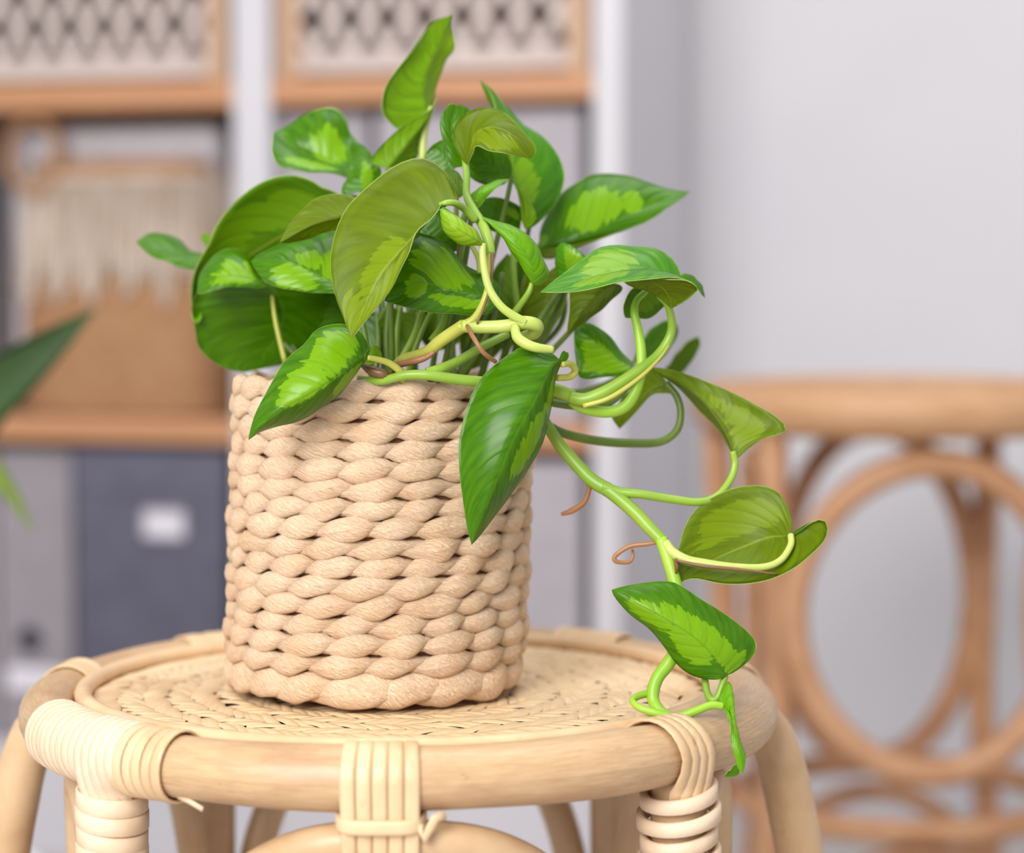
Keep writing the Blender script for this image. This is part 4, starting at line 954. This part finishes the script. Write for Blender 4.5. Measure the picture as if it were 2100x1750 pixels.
leaf([(1619, 1100, 6.5), (1580, 1102, 5.8), (1540, 1116, 5.6), (1470, 1146, 6), (1394, 1195, 7)],
     [(1624, 1080, 6.2), (1622, 1058, 6), (1612, 1033, 5.7), (1594, 1009, 5.4), (1557, 996, 5.2), (1501, 1002, 5.2), (1440, 1033, 5.4), (1409, 1070, 5.7), (1391, 1126, 6.2), (1389, 1163, 6.6)],
     [(1637, 1092, 6.8), (1662, 1073, 7), (1689, 1067, 7.1), (1697, 1092, 7.4), (1680, 1123, 7.7), (1625, 1166, 7.9), (1563, 1194, 7.9), (1486, 1197, 7.7), (1424, 1187, 7.4)], 0, 0, True, 'olive', ((-.5, .5, .3, .3),), 0.08, 'heart shaped leaf showing its olive underside', 32, 8, 2.4)
leaf([(1490, 1386, 9.2), (1466, 1350, 9.5), (1429, 1312, 9.6), (1371, 1274, 9.5), (1300, 1236, 9.2), (1254, 1210, 8.8)],
     [(1510, 1376, 8.9), (1540, 1350, 8.6), (1551, 1322, 8.4), (1529, 1292, 8.4), (1486, 1261, 8.4), (1443, 1233, 8.5), (1400, 1204, 8.5), (1366, 1193, 8.5), (1300, 1199, 8.6)],
     [(1474, 1394, 9.3), (1451, 1393, 9.2), (1417, 1384, 9.1), (1386, 1361, 9), (1360, 1322, 9), (1334, 1293, 8.9), (1294, 1261, 8.8), (1263, 1228, 8.8)], 0, 0, False, 'dark', ((-.2, .42, .26, .38), (.22, .38, .42, .18), (.2, .72, .5, .16), (-.5, .12, .3, .10)), 0.09, 'lowest large leaf with lime streak along the midrib')
leaf([(1480, 1448, 9.7), (1496, 1460, 10.1), (1506, 1500, 10.8), (1517, 1545, 11.2), (1524, 1588, 11.2)], [(1474, 1436, 9.6), (1491, 1399, 9.4), (1500, 1408, 9.5), (1503, 1453, 10), (1514, 1507, 10.6), (1529, 1550, 11)], [(1490, 1466), (1497, 1490), (1501, 1530), (1514, 1576)], 0, .5, False, 'young', (), .08)
leaf([(1518, 1572, 11), (1504, 1580, 10.8), (1484, 1592, 10.6)], [(1510, 1566), (1494, 1582)], [(1514, 1590), (1498, 1594)], .1, -.1, True, 'mid', (), 0, None, 10, 4)
leaf([(1093, 584, 5.6), (1092, 545, 6), (1066, 505, 6.2), (1030, 470, 6), (986, 444, 5.8)], [(1106, 584), (1120, 572), (1125, 553), (1111, 529), (1103, 510), (1079, 481), (1048, 464), (1019, 454)], [(1082, 567), (1067, 543), (1048, 514), (1031, 488), (1007, 462)], -.6, .2, False, 'young', (), 0.22)
leaf([(993, 506, 7.2), (972, 490, 7.8), (940, 470, 8), (918, 450, 7.8), (903, 430, 7.4)], [(988, 493), (969, 474), (942, 459), (926, 438), (911, 426)], [(976, 500), (945, 493), (923, 476), (909, 462), (899, 436)], -.4, -.6, False, 'young', ((0, .5, .6, .5),), 0.25)
leaf([(966, 424, 3.4), (985, 402, 3.4), (1012, 385, 3), (1046, 367, 2.6)], [(962, 402), (989, 383), (1014, 371)], [(980, 427), (997, 406), (1020, 384)], -.3, .2, False, 'young', (), .1, None, 16, 5)
# leaves deeper inside the crown
leaf([(930, 350, .5), (910, 325, .2), (893, 305, 0), (870, 318, 0)], [(942, 330), (930, 295), (911, 286), (888, 297)], [(925, 372), (900, 370), (876, 345)], 0, 0, False, 'dark', (), .05, None, 16, 5)
leaf([(945, 405, 2.4), (936, 385, 2.4), (922, 362, 2.3), (908, 350, 2.2)], [(955, 392), (951, 374), (940, 354), (923, 347)], [(930, 405), (915, 385), (905, 362)], 0, 0, True, 'dark', (), .08, None, 16, 5)
leaf([(1050, 360, .6), (1010, 345, .6), (985, 325, .6), (965, 300, .6)], [(1046, 330), (1020, 300), (985, 290)], [(1030, 380), (990, 378), (962, 360), (960, 325)], 0, 0, False, 'dark', (), .06, None, 16, 5)
leaf([(1068, 458, -.6), (1040, 440, -.4), (1005, 425, -.2), (977, 415, 0)], [(1072, 430), (1045, 412), (1010, 404)], [(1060, 480), (1020, 478), (985, 456)], 0, 0, False, 'dark', ((-.3, .3, .3, .2),), .06, None, 16, 5)
leaf([(1060, 700, -1), (1056, 640, -1), (1050, 580, -1.2), (1040, 520, -1.4)], [(1020, 690), (1006, 620), (1010, 560)], [(1096, 690), (1106, 630), (1090, 560)], 0, 0, True, 'mid', ((-.2, .5, .5, .4),), .08)
leaf([(900, 520, 2), (880, 490, 2), (870, 460, 1.8), (872, 430, 1.6)], [(860, 520), (845, 480), (850, 445)], [(950, 510), (948, 470), (912, 440)], 0, 0, False, 'dark', (), .06, None, 16, 5)
leaf([(1120, 560, -1), (1120, 620, -1), (1090, 680, -.8), (1060, 740, -.4)], [(1160, 540), (1165, 600), (1130, 680)], [(1080, 560), (1062, 620), (1050, 690)], 0, 0, True, 'olive', (), .06)
leaf([(760, 640, -.4), (730, 660, -.6), (700, 700, -.6), (690, 750, -.2)], [(700, 600), (660, 640), (655, 700)], [(810, 650), (800, 700), (750, 745)], 0, 0, False, 'dark', (), .05)
leaf([(830, 640, .2), (815, 680, .2), (805, 710, .2), (800, 745, .4)], [(790, 630), (770, 680), (780, 725)], [(870, 640), (866, 690), (835, 730)], 0, 0, True, 'dark', (), .05)
leaf([(960, 560, -2), (930, 600, -2.4), (900, 650, -2.6), (880, 720, -2.6)], [(900, 540), (850, 590), (850, 670)], [(1010, 590), (1000, 650), (930, 710)], 0, 0, True, 'dark', (), .05)
leaf([(1010, 640, -2), (1000, 680, -2.2), (985, 720, -2.4), (960, 760, -2.4)], [(970, 640), (945, 680), (945, 730)], [(1050, 650), (1040, 700), (1000, 745)], 0, 0, True, 'olive', (), .05)
leaf([(780, 420, -2.6), (730, 440, -3), (700, 500, -3), (690, 560, -2.8)], [(720, 400), (680, 430), (665, 500)], [(820, 450), (790, 520), (730, 560)], 0, 0, False, 'dark', (), .05)

# petioles of the leaves behind and inside the crown
for pts in ([(1300, 742, -4.6), (1270, 772, -4.2), (1200, 800, -3), (1100, 806, -1.5), (1000, 800, 0)],
            [(1352, 770, -7), (1310, 800, -6.6), (1220, 826, -5), (1120, 818, -3), (1010, 802, -1)],
            [(1294, 754, 1), (1260, 790, 1), (1180, 812, .8), (1090, 806, .8), (1000, 798, .8)],
            [(1254, 582, 3), (1220, 620, 2), (1160, 690, 1), (1090, 760, .6), (1030, 800, .4)],
            [(1172, 568, 1.6), (1150, 620, 1), (1100, 710, .4), (1040, 800, 0)],
            [(424, 522, -6), (470, 560, -5.6), (560, 660, -4), (640, 760, -2.6), (690, 800, -2)],
            [(421, 497, -5), (470, 560, -5.4), (560, 680, -3.6), (680, 800, -2.2)],
            [(736, 352, -4.6), (760, 420, -4.2), (780, 560, -3), (790, 800, -1.8)],
            [(742, 392, -1.6), (756, 470, -1.8), (784, 620, -1), (796, 800, 0)],
            [(700, 412, -2.4), (724, 480, -2.6), (752, 620, -2), (770, 800, -1)],
            [(720, 597, 2.2), (740, 650, 2.2), (756, 730, 2.4), (766, 800, 2.4)],
            [(750, 438, 3.4), (780, 480, 3.2), (800, 600, 3), (806, 800, 2.6)],
            [(795, 345, -2), (810, 430, -1.8), (816, 600, -1.4), (820, 800, -1)],
            [(1018, 622, 4.6), (1010, 660, 4.2), (970, 740, 3.4), (930, 800, 2.6)],
            [(930, 350, .5), (935, 450, .4), (905, 640, .4), (880, 800, .4)],
            [(1050, 360, .6), (1030, 450, .4), (980, 640, .2), (930, 800, 0)],
            [(966, 424, 3.4), (960, 500, 3), (930, 660, 2.6), (900, 800, 2)]):
    vine('petiole', 'dark_vine', pts, [9, 11, 12])
